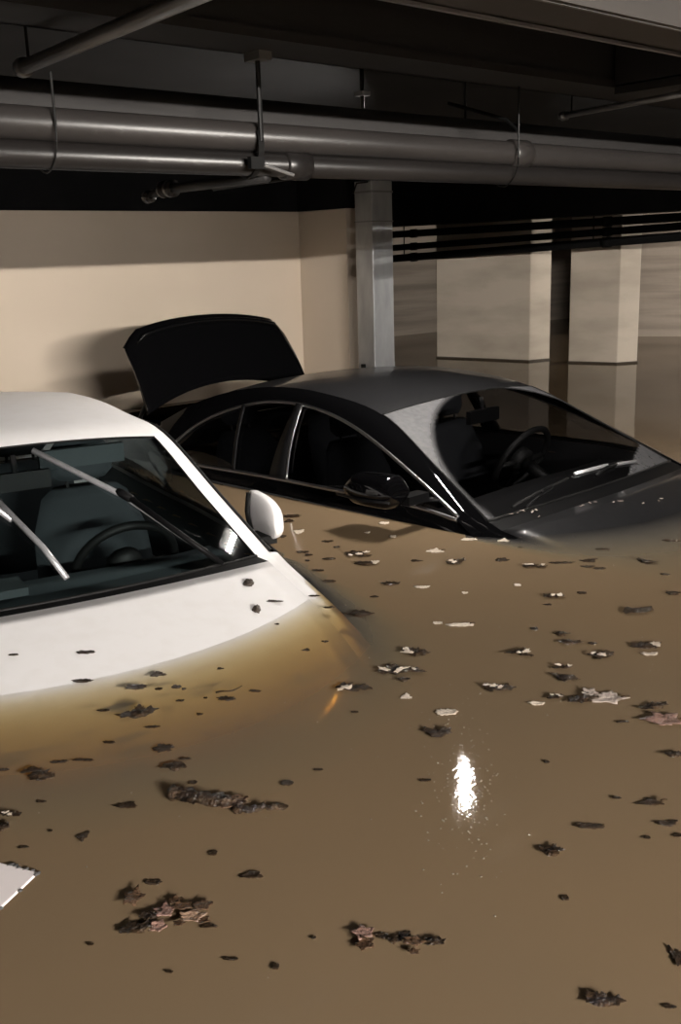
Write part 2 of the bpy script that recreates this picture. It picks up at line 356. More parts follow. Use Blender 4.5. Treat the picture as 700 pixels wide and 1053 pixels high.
def build_car(name, label, pos, yaw, L, k, paint, roofm, wsglass, sideglass, dust=None, trunk_open=False, chrome=False, roll=0.):
    """k: station indices: cowl, ws (glass foot), header, rhead, rglass, deck0, deck1, tail"""
    root = empty(name, (pos[0],pos[1],WATER), yaw-PI/2, label, 'car')
    # local axes: x forward, y left
    end = len(L.rows)-1
    # hood
    mb = MB(); mgrid(mb, L.top, lin(0,k['cowl'],18), W11)
    hood = smooth_by_angle(merge(mb.build('bonnet', roofm, root)))
    m = hood.modifiers.new('t','SOLIDIFY'); m.thickness = .012; m.offset = -1
    # body: rails, flanks, rear
    mb = MB()
    for s in (-1,1):
        fl = s<0
        mgrid(mb, lambda q,w: L.rail(q,w,s), lin(0,k['cowl'],18), lin(0,1,4), fl)
        mgrid(mb, lambda q,w: L.glass(q,w,s), lin(0,k['ws'],20), lin(0,1,3), fl)
        mgrid(mb, lambda q,w: L.rail(q,w,s), lin(k['cowl'],k['ws'],3), lin(0,1,4), fl)
        mgrid(mb, lambda q,w: L.rail(q,w,s), lin(k['ws'],end,60), lin(0,1,4), fl)
        mgrid(mb, lambda q,w: L.glass(q,w,s), lin(k['rglass'],end,12), lin(0,1,3), fl)
        mgrid(mb, lambda q,w: L.flank(q,w,s), lin(0,end,72), lin(0,1,10), fl)
    mgrid(mb, L.top, lin(k['rglass'],k['deck0'],4), W11)
    if not trunk_open: mgrid(mb, L.top, lin(k['deck0'],k['deck1'],8), W11)
    mgrid(mb, L.top, lin(k['deck1'],end,6), W11)
    # nose and tail closing panels
    for q in (0,end):
        t = [L.top(q,w) for w in W11]; z = -.75
        vs = t+[Vector((p.x,p.y,z)) for p in t]; n=len(t)
        mb.add(vs, [(i,i+1,n+i+1,n+i) for i in range(n-1)])
        for s in (-1,1):
            a=[L.rail(q,w,s) for w in (0,.5,1)]+[L.glass(q,w,s) for w in (.5,1)]+[L.flank(q,w,s) for w in (.25,.5,.75,1)]
            vs=a+[Vector((p.x,p.y,min(p.z,z))) for p in a]; n=len(a)
            mb.add(vs,[(i,i+1,n+i+1,n+i) for i in range(n-1)])
    body = smooth_by_angle(merge(mb.build('body', paint, root)), 40)
    # roof
    mb = MB(); mgrid(mb, L.top, lin(k['header'],k['rhead'],20), W11)
    roof = smooth_by_angle(merge(mb.build('roof', roofm, root)))
    # cowl
    mb = MB(); mgrid(mb, L.top, lin(k['cowl'],k['ws'],3), W11)
    o = mb.build('cowl_panel', PLASTIC, root, True)
    # windscreen
    qs = lin(k['ws'],k['header'],60); ws = lin(-1,1,90)
    vs,fs = grid(L.top, qs, ws)
    o = mesh_obj('windscreen', vs, fs, wsglass, root, True)
    if dust:
        at = o.data.attributes.new('dust','FLOAT','POINT')
        at.data.foreach_set('value',[dust(v) for v in vs])
    # black frit / seal round the windscreen
    mb = MB()
    def frit(pts, w=.0035): mb.tube(pts, w, 6)
    up = Vector((0,0,.001))
    for sgn in (-1,1): frit([L.top(q,sgn*.995)+up for q in lin(k['ws'],k['header'],20)])
    frit([L.top(k['header'],w)+up for w in lin(-1,1,20)]); frit([L.top(k['ws'],w)+up for w in lin(-1,1,20)], .006)
    mb.build('windscreen_seal', RUBBER, root, True)
    # rear glass
    vs,fs = grid(L.top, lin(k['rhead'],k['rglass'],16), W11)
    mesh_obj('rear_window', vs, fs, sideglass, root, True)
    return root, body

def wheels(root, us, r=.33, tr=.79):
    for u in us:
        for s in (-1,1):
            w = MB().tube([(u,s*(tr-.11),FLOOR+r),(u,s*(tr-.09),FLOOR+r),(u,s*(tr+.07),FLOOR+r),(u,s*(tr+.09),FLOOR+r)],[r-.03,r,r,r-.03],32).build('wheel', TYRE, root, True)
            MB().tube([(u,s*(tr+.085),FLOOR+r),(u,s*(tr+.095),FLOOR+r)],[r*.66,r*.62],24).build('rim', RIM, w)

def side_windows(root, L, q0, q1, bars, glassm, chrome, both=True):
    for s in ((-1,1) if both else (-1,)):
        edges = [q0]+[b[0] for b in bars]+[q1]
        qs = lin(q0,q1,48)
        vs,fs = grid(lambda q,w: L.glass(q,w,s,.006), qs, lin(0,1,8), s<0)
        o = mesh_obj('side_window', vs, fs, glassm, root, True)
        n = 12
        for (qa0,qa1,qb0,qb1) in bars:      # pillars: (top rear, top front, bottom rear, bottom front) station values
            vs=[]; fs=[]
            for i in range(n+1):
                w=i/n
                for q in (qa0+(qb0-qa0)*w, qa1+(qb1-qa1)*w):
                    vs.append(L.glass(q,w,s,-.004))
            fs=[(2*i,2*i+1,2*i+3,2*i+2) for i in range(n)]
            p = mesh_obj('window_pillar', vs, fs, PLASTIC, root, True)
            m=p.modifiers.new('t','SOLIDIFY'); m.thickness=.008
        tm = CHROME if chrome else RUBBER
        top=[L.glass(q,0,s,-.004) for q in lin(q0,q1,60)]; bot=[L.glass(q,1,s,-.006) for q in lin(q0,q1,60)]
        MB().tube(top,.0075,8).build('window_moulding', tm, root, True)
        MB().tube(bot,.0085,8).build('belt_moulding', tm, root, True)

def seat(root, u, v, z0, zs, mat):
    """front seat seen through the glass: backrest, cushion, headrest"""
    def slab(w0,w1,pts,th,name):
        vs=[];fs=[];n=10
        for (uu,zz,wd) in pts:
            for j in range(n+1):
                a=-1+2*j/n; e=(1-abs(a)**4)
                vs.append((uu+th*e*.6, v+a*wd, zz))
            for j in range(n+1):
                a=1-2*j/n; e=(1-abs(a)**4)
                vs.append((uu-th*e, v+a*wd, zz))
        m=2*(n+1)
        for i in range(len(pts)-1):
            for j in range(m): fs.append((i*m+j,i*m+(j+1)%m,(i+1)*m+(j+1)%m,(i+1)*m+j))
        fs.append(tuple(range(m-1,-1,-1))); fs.append(tuple(range((len(pts)-1)*m,len(pts)*m)))
        o = mesh_obj(name, vs, fs, mat, root, True); return o
    slab(0,0,[(u+.12,z0,.22),(u+.08,z0+.2,.235),(u+.02,z0+.42,.22),(u-.02,zs-.03,.17),(u-.03,zs,.13)],.07,'seat_backrest')
    slab(0,0,[(u-.035,zs+.03,.09),(u-.04,zs+.06,.125),(u-.045,zs+.14,.125),(u-.05,zs+.18,.09)],.045,'headrest')
    MB().tube([(u-.035,v-.06,zs-.03),(u-.04,v-.06,zs+.06)],.007,8).tube([(u-.035,v+.06,zs-.03),(u-.04,v+.06,zs+.06)],.007,8).tube([(u-.04,v-.06,zs+.05),(u-.04,v+.06,zs+.05)],.007,8).build('headrest_post', HANG, root)
    MB().box((u+.05,v-.24,z0-.1),(u+.55,v+.24,z0+.03)).build('seat_cushion', mat, root)

def interior(root, L, k, dashz, wheel_u, wheel_v, wheel_z, zs, seat_u, trim, SEAT):
    # dashboard lofted under the windscreen foot
    vs=[];fs=[]; ws=lin(-1,1,16)
    prof=[(-.02,-.025),(-.12,dashz-.005),(-.25,dashz+.01),(-.38,dashz),(-.45,dashz-.06),(-.46,dashz-.35)]
    for du,z in prof:
        for w in ws:
            p=L.top(k['ws'],w*.93); vs.append((p.x+du, p.y*(1.04 if du<-.1 else 1), z+(.0 if du>-.05 else .012*math.cos(w*3))+(p.z if du>-.05 else 0)))
    n=len(ws)
    for i in range(len(prof)-1):
        for j in range(n-1): fs.append((i*n+j,i*n+j+1,(i+1)*n+j+1,(i+1)*n+j))
    mesh_obj('dashboard', vs, fs, trim, root, True)
    # steering wheel
    tilt=math.radians(62)
    Mx=Matrix.Translation((wheel_u,wheel_v,wheel_z)) @ Matrix.Rotation(PI/2-tilt,4,'Y') 
    ring=[Mx @ Vector((0,.185*math.cos(a),.185*math.sin(a))) for a in [2*PI*i/40 for i in range(41)]]
    sw = MB().tube(ring,.016,10,False).build('steering_wheel', RUBBER, root, True)
    mb=MB()
    for a in (PI,0,-PI/2): mb.tube([Mx@Vector((0.01,0,0)),Mx@Vector((0,.18*math.cos(a),.18*math.sin(a)))],.014,8)
    mb.tube([Mx@Vector((-.025,0,0)),Mx@Vector((.02,0,0))],.065,20); mb.tube([Mx@Vector((0,0,0)),Mx@Vector((.3,0,0))],.03,12)
    mb.build('steering_hub', RUBBER, sw, True)
    for v in (-.37,.37): seat(root, seat_u, v, zs-.58, zs, SEAT)
    seat(root, seat_u-.85, -.33, zs-.55, zs-.03, SEAT); seat(root, seat_u-.85, .33, zs-.55, zs-.03, SEAT)
    # cabin floor and door cards keep the flood surface out of sight inside
    q0=k['ws']; 
    mb=MB(); vs=[]
    qs=lin(k['ws']+.2,k['rglass']-.1,14)
    vs,fs=grid(lambda q,w: Vector((L.at(q)['B'][0],L.at(q)['B'][1]*.97*w,-.30)), qs, lin(-1,1,4)); mb.add(vs,fs)
    for s in (-1,1):
        vs,fs=grid(lambda q,w: Vector((L.at(q)['B'][0],(L.at(q)['B'][1]-.03)*s,L.at(q)['B'][2]-.005-.32*w)), qs, lin(0,1,3)); mb.add(vs,fs)
    mb.build('cabin_lining', trim, root)
    # headliner
    vs,fs=grid(lambda q,w: L.top(q,w*.97)-Vector((0,0,.025)), lin(k['header']+.15,k['rhead'],12), W11)
    mesh_obj('headliner', vs, fs, HEADL, root, True)
    # rear view mirror
    p=L.top(k['header'],0)
    MB().box((p.x+.07,-.11,p.z-.13),(p.x+.095,.11,p.z-.07)).tube([(p.x+.08,0,p.z-.08),(p.x+.07,0,p.z-.015)],.01,8).build('rear_view_mirror', PLASTIC, root)

# ---- black saloon with its boot lid up
BR = [
 ((1.55,-.36),(1.30,.60,-.38),(1.28,.66,-.40),(1.25,.70,-.44),(.78,-.52),(.76,-.75)),
 ((1.25,-.235),(1.12,.655,-.25),(1.12,.72,-.27),(1.12,.78,-.30),(.87,-.42),(.85,-.75)),
 ((.78,-.066),(.66,.69,-.105),(.66,.76,-.13),(.66,.82,-.18),(.915,-.32),(.88,-.75)),
 ((.215,.048),(.125,.735,.015),(.08,.795,.008),(.06,.825,-.01),(.87,-.14),(.82,-.75)),
 ((.13,.060),(.056,.728,.038),(-.03,.795,.055),(-.03,.80,.045),(.84,-.08),(.80,-.75)),
 ((-.20,.225),(-.26,.655,.20),(-.285,.735,.164),(-.285,.80,.070),(.832,-.07),(.80,-.75)),
 ((-.595,.405),(-.63,.563,.370),(-.68,.645,.305),(-.68,.80,.072),(.832,-.07),(.80,-.75)),
 ((-1.0,.462),(-1.0,.535,.432),(-1.0,.60,.372),(-1.0,.80,.074),(.832,-.07),(.80,-.75)),
 ((-1.35,.465),(-1.33,.525,.440),(-1.30,.597,.380),(-1.30,.80,.072),(.832,-.07),(.80,-.75)),
 ((-1.72,.42),(-1.62,.555,.405),(-1.56,.628,.328),(-1.52,.80,.068),(.832,-.07),(.80,-.75)),
 ((-2.05,.32),(-1.86,.615,.335),(-1.77,.688,.238),(-1.72,.80,.068),(.832,-.07),(.80,-.75)),
 ((-2.36,.20),(-2.10,.69,.215),(-1.94,.785,.090),(-1.93,.80,.076),(.832,-.08),(.80,-.75)),
 ((-2.43,.165),(-2.40,.70,.165),(-2.40,.80,.11),(-2.40,.83,.05),(.91,-.12),(.87,-.75)),
 ((-3.02,.14),(-2.96,.66,.13),(-2.95,.76,.08),(-2.94,.80,.02),(.86,-.14),(.83,-.75)),
 ((-3.18,-.1),(-3.08,.62,-.1),(-3.06,.72,-.12),(-3.04,.76,-.16),(.80,-.25),(.78,-.75)),
]
LB = Loft(BR, [(0,3),(4,11),(11,13),(13,14)])
kb = dict(cowl=3,ws=4,header=6,rhead=9,rglass=11,deck0=12,deck1=13)
def bdust(v):
    u,vv = v.x,v.y
    e = ((u-.02)/.64)**2+((vv-.10)/.79)**2
    d = max(0,min(1,(e-.97)/.09))
    if vv > .40+(.04-u)*2.3 and u > -.14: d = max(d,.75)
    return d
car, _ = build_car('saloon_car', 'black saloon car flooded to its windows with its boot lid standing open', (3.674,2.60), .067, LB, kb, BLACK, DUSTYBLACK, WS_DARK, SIDE_DARK, bdust, True)
wheels(car, (.72,-2.15))
# station values of the pillars: B pillar and rear quarter divider
side_windows(car, LB, 4.02, 11, [(7.42,7.30,7.35,6.98),(8.72,8.64,8.30,8.22)], SIDE_DARK, True)
def slant_trim(root, L, qt, qb, s, mat, r):
    MB().tube([L.glass(qt+(qb-qt)*w,w,s,-.010) for w in lin(0,1,10)], r, 8).build('door_frame_trim', mat, root, True)
for s in (-1,1): slant_trim(car, LB, 7.29, 6.97, s, CHROME, .005)
interior(car, LB, kb, .02, -.55, .37, .03, .19, -.98, TRIMGREY, SEAT)
# boot well and lid
MB().box((-3.0,-.62,-.30),(-2.42,.62,-.28)).box((-2.44,-.62,-.3),(-2.42,.62,.13)).build('boot_well', RUBBER, car)
def boot_lid():
    # panel standing up from its hinge; its painted skin faces forward
    rows=[]; n=24
    def hw(t): return .608-.012*t
    vs=[];fs=[]; T=lin(0,1,14); A=lin(-1,1,n)
    for t in T:
        for a in A:
            zb = .235+.115*(1-abs(a)**2.0)         # front edge of the lid, bowed
            zt = .716-.075*abs(a)**2.2-.07*max(0,abs(a)-.86)/.14
            z = zb+(zt-zb)*t
            u = -2.30-.20*t-.05*(1-a*a)*(1-t)-.02*(1-a*a)*t+.02*math.sin(PI*t)
            vs.append(Vector((u, a*hw(t), z)))
    m=n+1
    # top: rounded over into the tail panel running back
    prof=[(-.010,.008),(-.028,.012),(-.05,.008),(-.08,-.002),(-.11,-.016)]
    for du,dz in prof:
        for a in A:
            b=vs[14*m+round((a+1)/2*n)]
            f=1-.25*max(0,-du-.03)/.1
            vs.append(Vector((b.x+du, b.y*f*(.99), b.z+dz)))
    R=len(T)+len(prof)
    fs=[(i*m+j,i*m+j+1,(i+1)*m+j+1,(i+1)*m+j) for i in range(R-1) for j in range(n)]
    o=mesh_obj('boot_lid', vs, fs, BLACK, car, True)
    so=o.modifiers.new('t','SOLIDIFY'); so.thickness=.022; so.offset=-1
    bv=o.modifiers.new('b','BEVEL'); bv.width=.006; bv.segments=2; bv.limit_method='ANGLE'; bv.angle_limit=math.radians(50)
    # spoiler lip along the top edge
    lip=[Vector((vs[14*m+j].x+.030,vs[14*m+j].y*.97,vs[14*m+j].z-.022)) for j in range(1,n)]
    MB().tube(lip,[.004]+[.015]*(len(lip)-2)+[.004],10).build('spoiler_lip', GLOSSLIP, o, True)
    lo=[Vector((v.x+.012,v.y*.985,v.z-.05)) for v in lip[:5]]
    for s in (-1,1):
        MB().tube([(-2.44,s*.56,.10),(-2.44,s*.57,.20),(-2.36,s*.575,.29)],.012,8).build('lid_hinge', RUBBER, o)
boot_lid()
# bumpers of light are left to the paint: door mirror
def mirror_black(s):
    cy=.965; cu=-.305
    vs=[];fs=[]; nu=20; nv=12
    for i in range(nu+1):
        t=i/nu; u=cu-.13+.26*t
        h1=.066*(min(1,(t*5)**.5 if t<.2 else 1))*(min(1,((1-t)*6)**.5 if t>.83 else 1)); w=.085*(1-.35*abs(2*t-1)**2)
        top=.155+h1*(1.0+.10*t); bot=.155-h1*.98
        for j in range(nv):
            a=2*PI*j/nv; c,sn=math.cos(a),math.sin(a)
            c=math.copysign(abs(c)**.7,c); sn=math.copysign(abs(sn)**.7,sn)
            vs.append((u, s*(cy+w*c), (top+bot)/2+(top-bot)/2*sn))
    fs=[(i*nv+j,i*nv+(j+1)%nv,(i+1)*nv+(j+1)%nv,(i+1)*nv+j) for i in range(nu) for j in range(nv)]
    fs+= [tuple(range(nv-1,-1,-1)), tuple(range(nu*nv,nu*nv+nv))]
    o=mesh_obj('door_mirror', vs, fs, BLACK, car, True); merge(o)
    sb=o.modifiers.new('s','SUBSURF'); sb.levels=1; sb.render_levels=2
    MB().tube([(cu-.14,s*(cy+.075),.135),(cu+.0,s*(cy+.091),.132),(cu+.13,s*(cy+.07),.135)],.006,8).build('mirror_seam', PLASTIC, o, True)
    MB().box((cu+.07,s*.80,.10),(cu+.13,s*.92,.135)).build('mirror_arm', PLASTIC, o)
mirror_black(-1)
MB().tube([LB.glass(q,w,-1,-.003) for q,w in ((4.55,.05),(4.75,.5),(4.85,1.0))],.010,8).build('mirror_corner_trim', PLASTIC, car, True)
def wiper(root, pts_arm, pts_blade, rB, rA, mblade, marm, joint):
    o = MB().tube(pts_arm, rA, 8).build('wiper_arm', marm, root, True)
    MB().tube(pts_blade, rB, 8).build('wiper_blade', mblade, o, True)
    j=Vector(joint); dj=(Vector(pts_blade[-1])-Vector(pts_blade[0])).normalized()*.035; MB().tube([j-dj,j-dj*.5,j+dj*.5,j+dj],[rA*.9,rA*1.5,rA*1.5,rA*.9],8).build('wiper_joint', PLASTIC, o, True)
    return o
def onws(L,k,u,v,off):
    # point on the windscreen above local (u,v)
    lo,hi=k['ws'],k['header']
    for _ in range(40):
        q=(lo+hi)/2; cv=L.at(q)['C'][1]; p=L.top(q,max(-1,min(1,v/cv)))
        if p.x>u: lo=q
        else: hi=q
    return p+Vector((.5,0,.85))*off
B_=lambda u,v,o=.02: onws(LB,kb,u,v,o)
wiper(car,[B_(.075,.02,.006),B_(.055,.14,.012),B_(.05,.22,.012)],[B_(.035,-.09,.008),B_(.040,.14,.008),B_(.05,.40,.008)],.008,.007,WIPER,PLASTIC,B_(.045,.2,.010))
wiper(car,[B_(.085,-.52,.006),B_(.07,-.40,.010),B_(.06,-.30,.010)],[B_(.055,-.57,.006),B_(.05,-.35,.007),B_(.045,-.16,.007)],.006,.006,RUBBER,PLASTIC,B_(.055,-.34,.008))

# ---- white hatchback
WR = [
 ((1.25,-.30),(1.02,.56,-.31),(.93,.62,-.36),(.90,.66,-.42),(.76,-.5),(.74,-.75)),
 ((1.0,-.095),(.82,.62,-.125),(.80,.70,-.19),(.80,.75,-.24),(.85,-.40),(.83,-.75)),
 ((.55,-.018),(.40,.70,-.032),(.38,.765,-.055),(.38,.80,-.10),(.88,-.28),(.85,-.75)),
 ((.035,.074),(-.10,.730,.046),(-.13,.785,.030),(-.14,.815,.005),(.89,-.14),(.85,-.75)),
 ((0.,.080),(-.134,.702,.060),(-.215,.790,.040),(-.215,.815,.030),(.89,-.12),(.85,-.75)),
 ((-.25,.272),(-.36,.615,.245),(-.425,.705,.215),(-.425,.815,.055),(.89,-.12),(.85,-.75)),
 ((-.524,.462),(-.587,.533,.428),(-.70,.610,.420),(-.70,.81,.065),(.89,-.12),(.85,-.75)),
 ((-.85,.515),(-.88,.505,.485),(-.95,.565,.455),(-.95,.81,.07),(.89,-.12),(.85,-.75)),
 ((-1.25,.530),(-1.25,.495,.503),(-1.25,.555,.470),(-1.25,.81,.07),(.89,-.12),(.85,-.75)),
 ((-1.75,.510),(-1.70,.50,.485),(-1.68,.56,.45),(-1.66,.81,.075),(.89,-.12),(.85,-.75)),
 ((-2.08,.44),(-2.0,.53,.42),(-1.95,.60,.38),(-1.90,.80,.085),(.87,-.12),(.84,-.75)),
 ((-2.32,.17),(-2.22,.60,.17),(-2.14,.69,.16),(-2.12,.78,.09),(.84,-.12),(.82,-.75)),
 ((-2.36,.14),(-2.25,.61,.14),(-2.17,.70,.13),(-2.15,.775,.07),(.83,-.12),(.81,-.75)),
 ((-2.46,-.1),(-2.34,.60,-.1),(-2.28,.69,-.1),(-2.24,.74,-.13),(.79,-.25),(.78,-.75)),
 ((-2.50,-.3),(-2.40,.58,-.3),(-2.34,.66,-.3),(-2.28,.71,-.32),(.74,-.4),(.72,-.75)),
]
LW = Loft(WR, [(0,3),(4,11),(11,14)])
kw = dict(cowl=3,ws=4,header=6,rhead=9,rglass=11,deck0=12,deck1=13)
wcar, _ = build_car('hatchback_car', 'white car with its bonnet sinking under the brown water and wipers standing on the glass', (1.296,2.729), -.2, LW, kw, WHITE, WHITE, WS_WHITE, SIDE_DARK)
wheels(wcar, (.40,-1.85), .31, .73)
side_windows(wcar, LW, 4.05, 10.9, [(7.9,7.75,7.9,7.75)], SIDE_DARK, False)
interior(wcar, LW, kw, .03, -.53, .37, -.01, .20, -.95, TRIMLIGHT, SEATL)
A_=lambda u,v,o=.02: onws(LW,kw,u,v,o)
wiper(wcar,[A_(-.05,.555,.004),A_(-.16,.46,.014),A_(-.30,.316,.020)],[A_(-.484,.072,.010),A_(-.303,.315,.010),A_(-.17,.455,.008),A_(-.12,.515,.006)],.0105,.0105,WIPER,PLASTIC,A_(-.303,.315,.016))
wiper(wcar,[A_(-.055,.035,.004),A_(-.15,-.005,.014),A_(-.33,-.10,.020)],[A_(-.56,-.34,.010),A_(-.34,-.13,.010),A_(-.255,-.065,.010)],.0105,.0095,WIPER,WIPER,A_(-.33,-.105,.016))
def mirror_white(s):
    # folded mirror shell: flat dark inner edge, rounded outer face
    vs=[];fs=[]; nu=14; nv=20
    cu=-.30
    for i in range(nu+1):
        t=i/nu; f=math.sin(PI*(.5+.5*t))**.6 if t<1 else 0
        for j in range(nv):
            a=2*PI*j/nv; c,sn=math.cos(a),math.sin(a)
            y=.055*math.copysign(abs(c)**.8,c); z=.088*math.copysign(abs(sn)**.85,sn)
            if c<0: y*=.25
            y+= .012*(-sn) if sn<0 else .0
            vs.append((cu-.17+.20*math.sin(t*PI/2), s*(.850+y*1.15*f), .121+z*f))
    fs=[(i*nv+j,i*nv+(j+1)%nv,(i+1)*nv+(j+1)%nv,(i+1)*nv+j) for i in range(nu) for j in range(nv)]+[tuple(range(nv-1,-1,-1))]
    o=mesh_obj('door_mirror', vs, fs, WHITE, wcar, True); merge(o)
    MB().tube([(cu-.165,s*.840,.20),(cu-.175,s*.835,.13),(cu-.165,s*.840,.06)],.012,8).build('mirror_gasket', RUBBER, o, True)
    MB().box((cu-.12,s*.79,.035),(cu-.02,s*.875,.066)).build('mirror_foot', RUBBER, o)
for s in (-1,1): mirror_white(s)
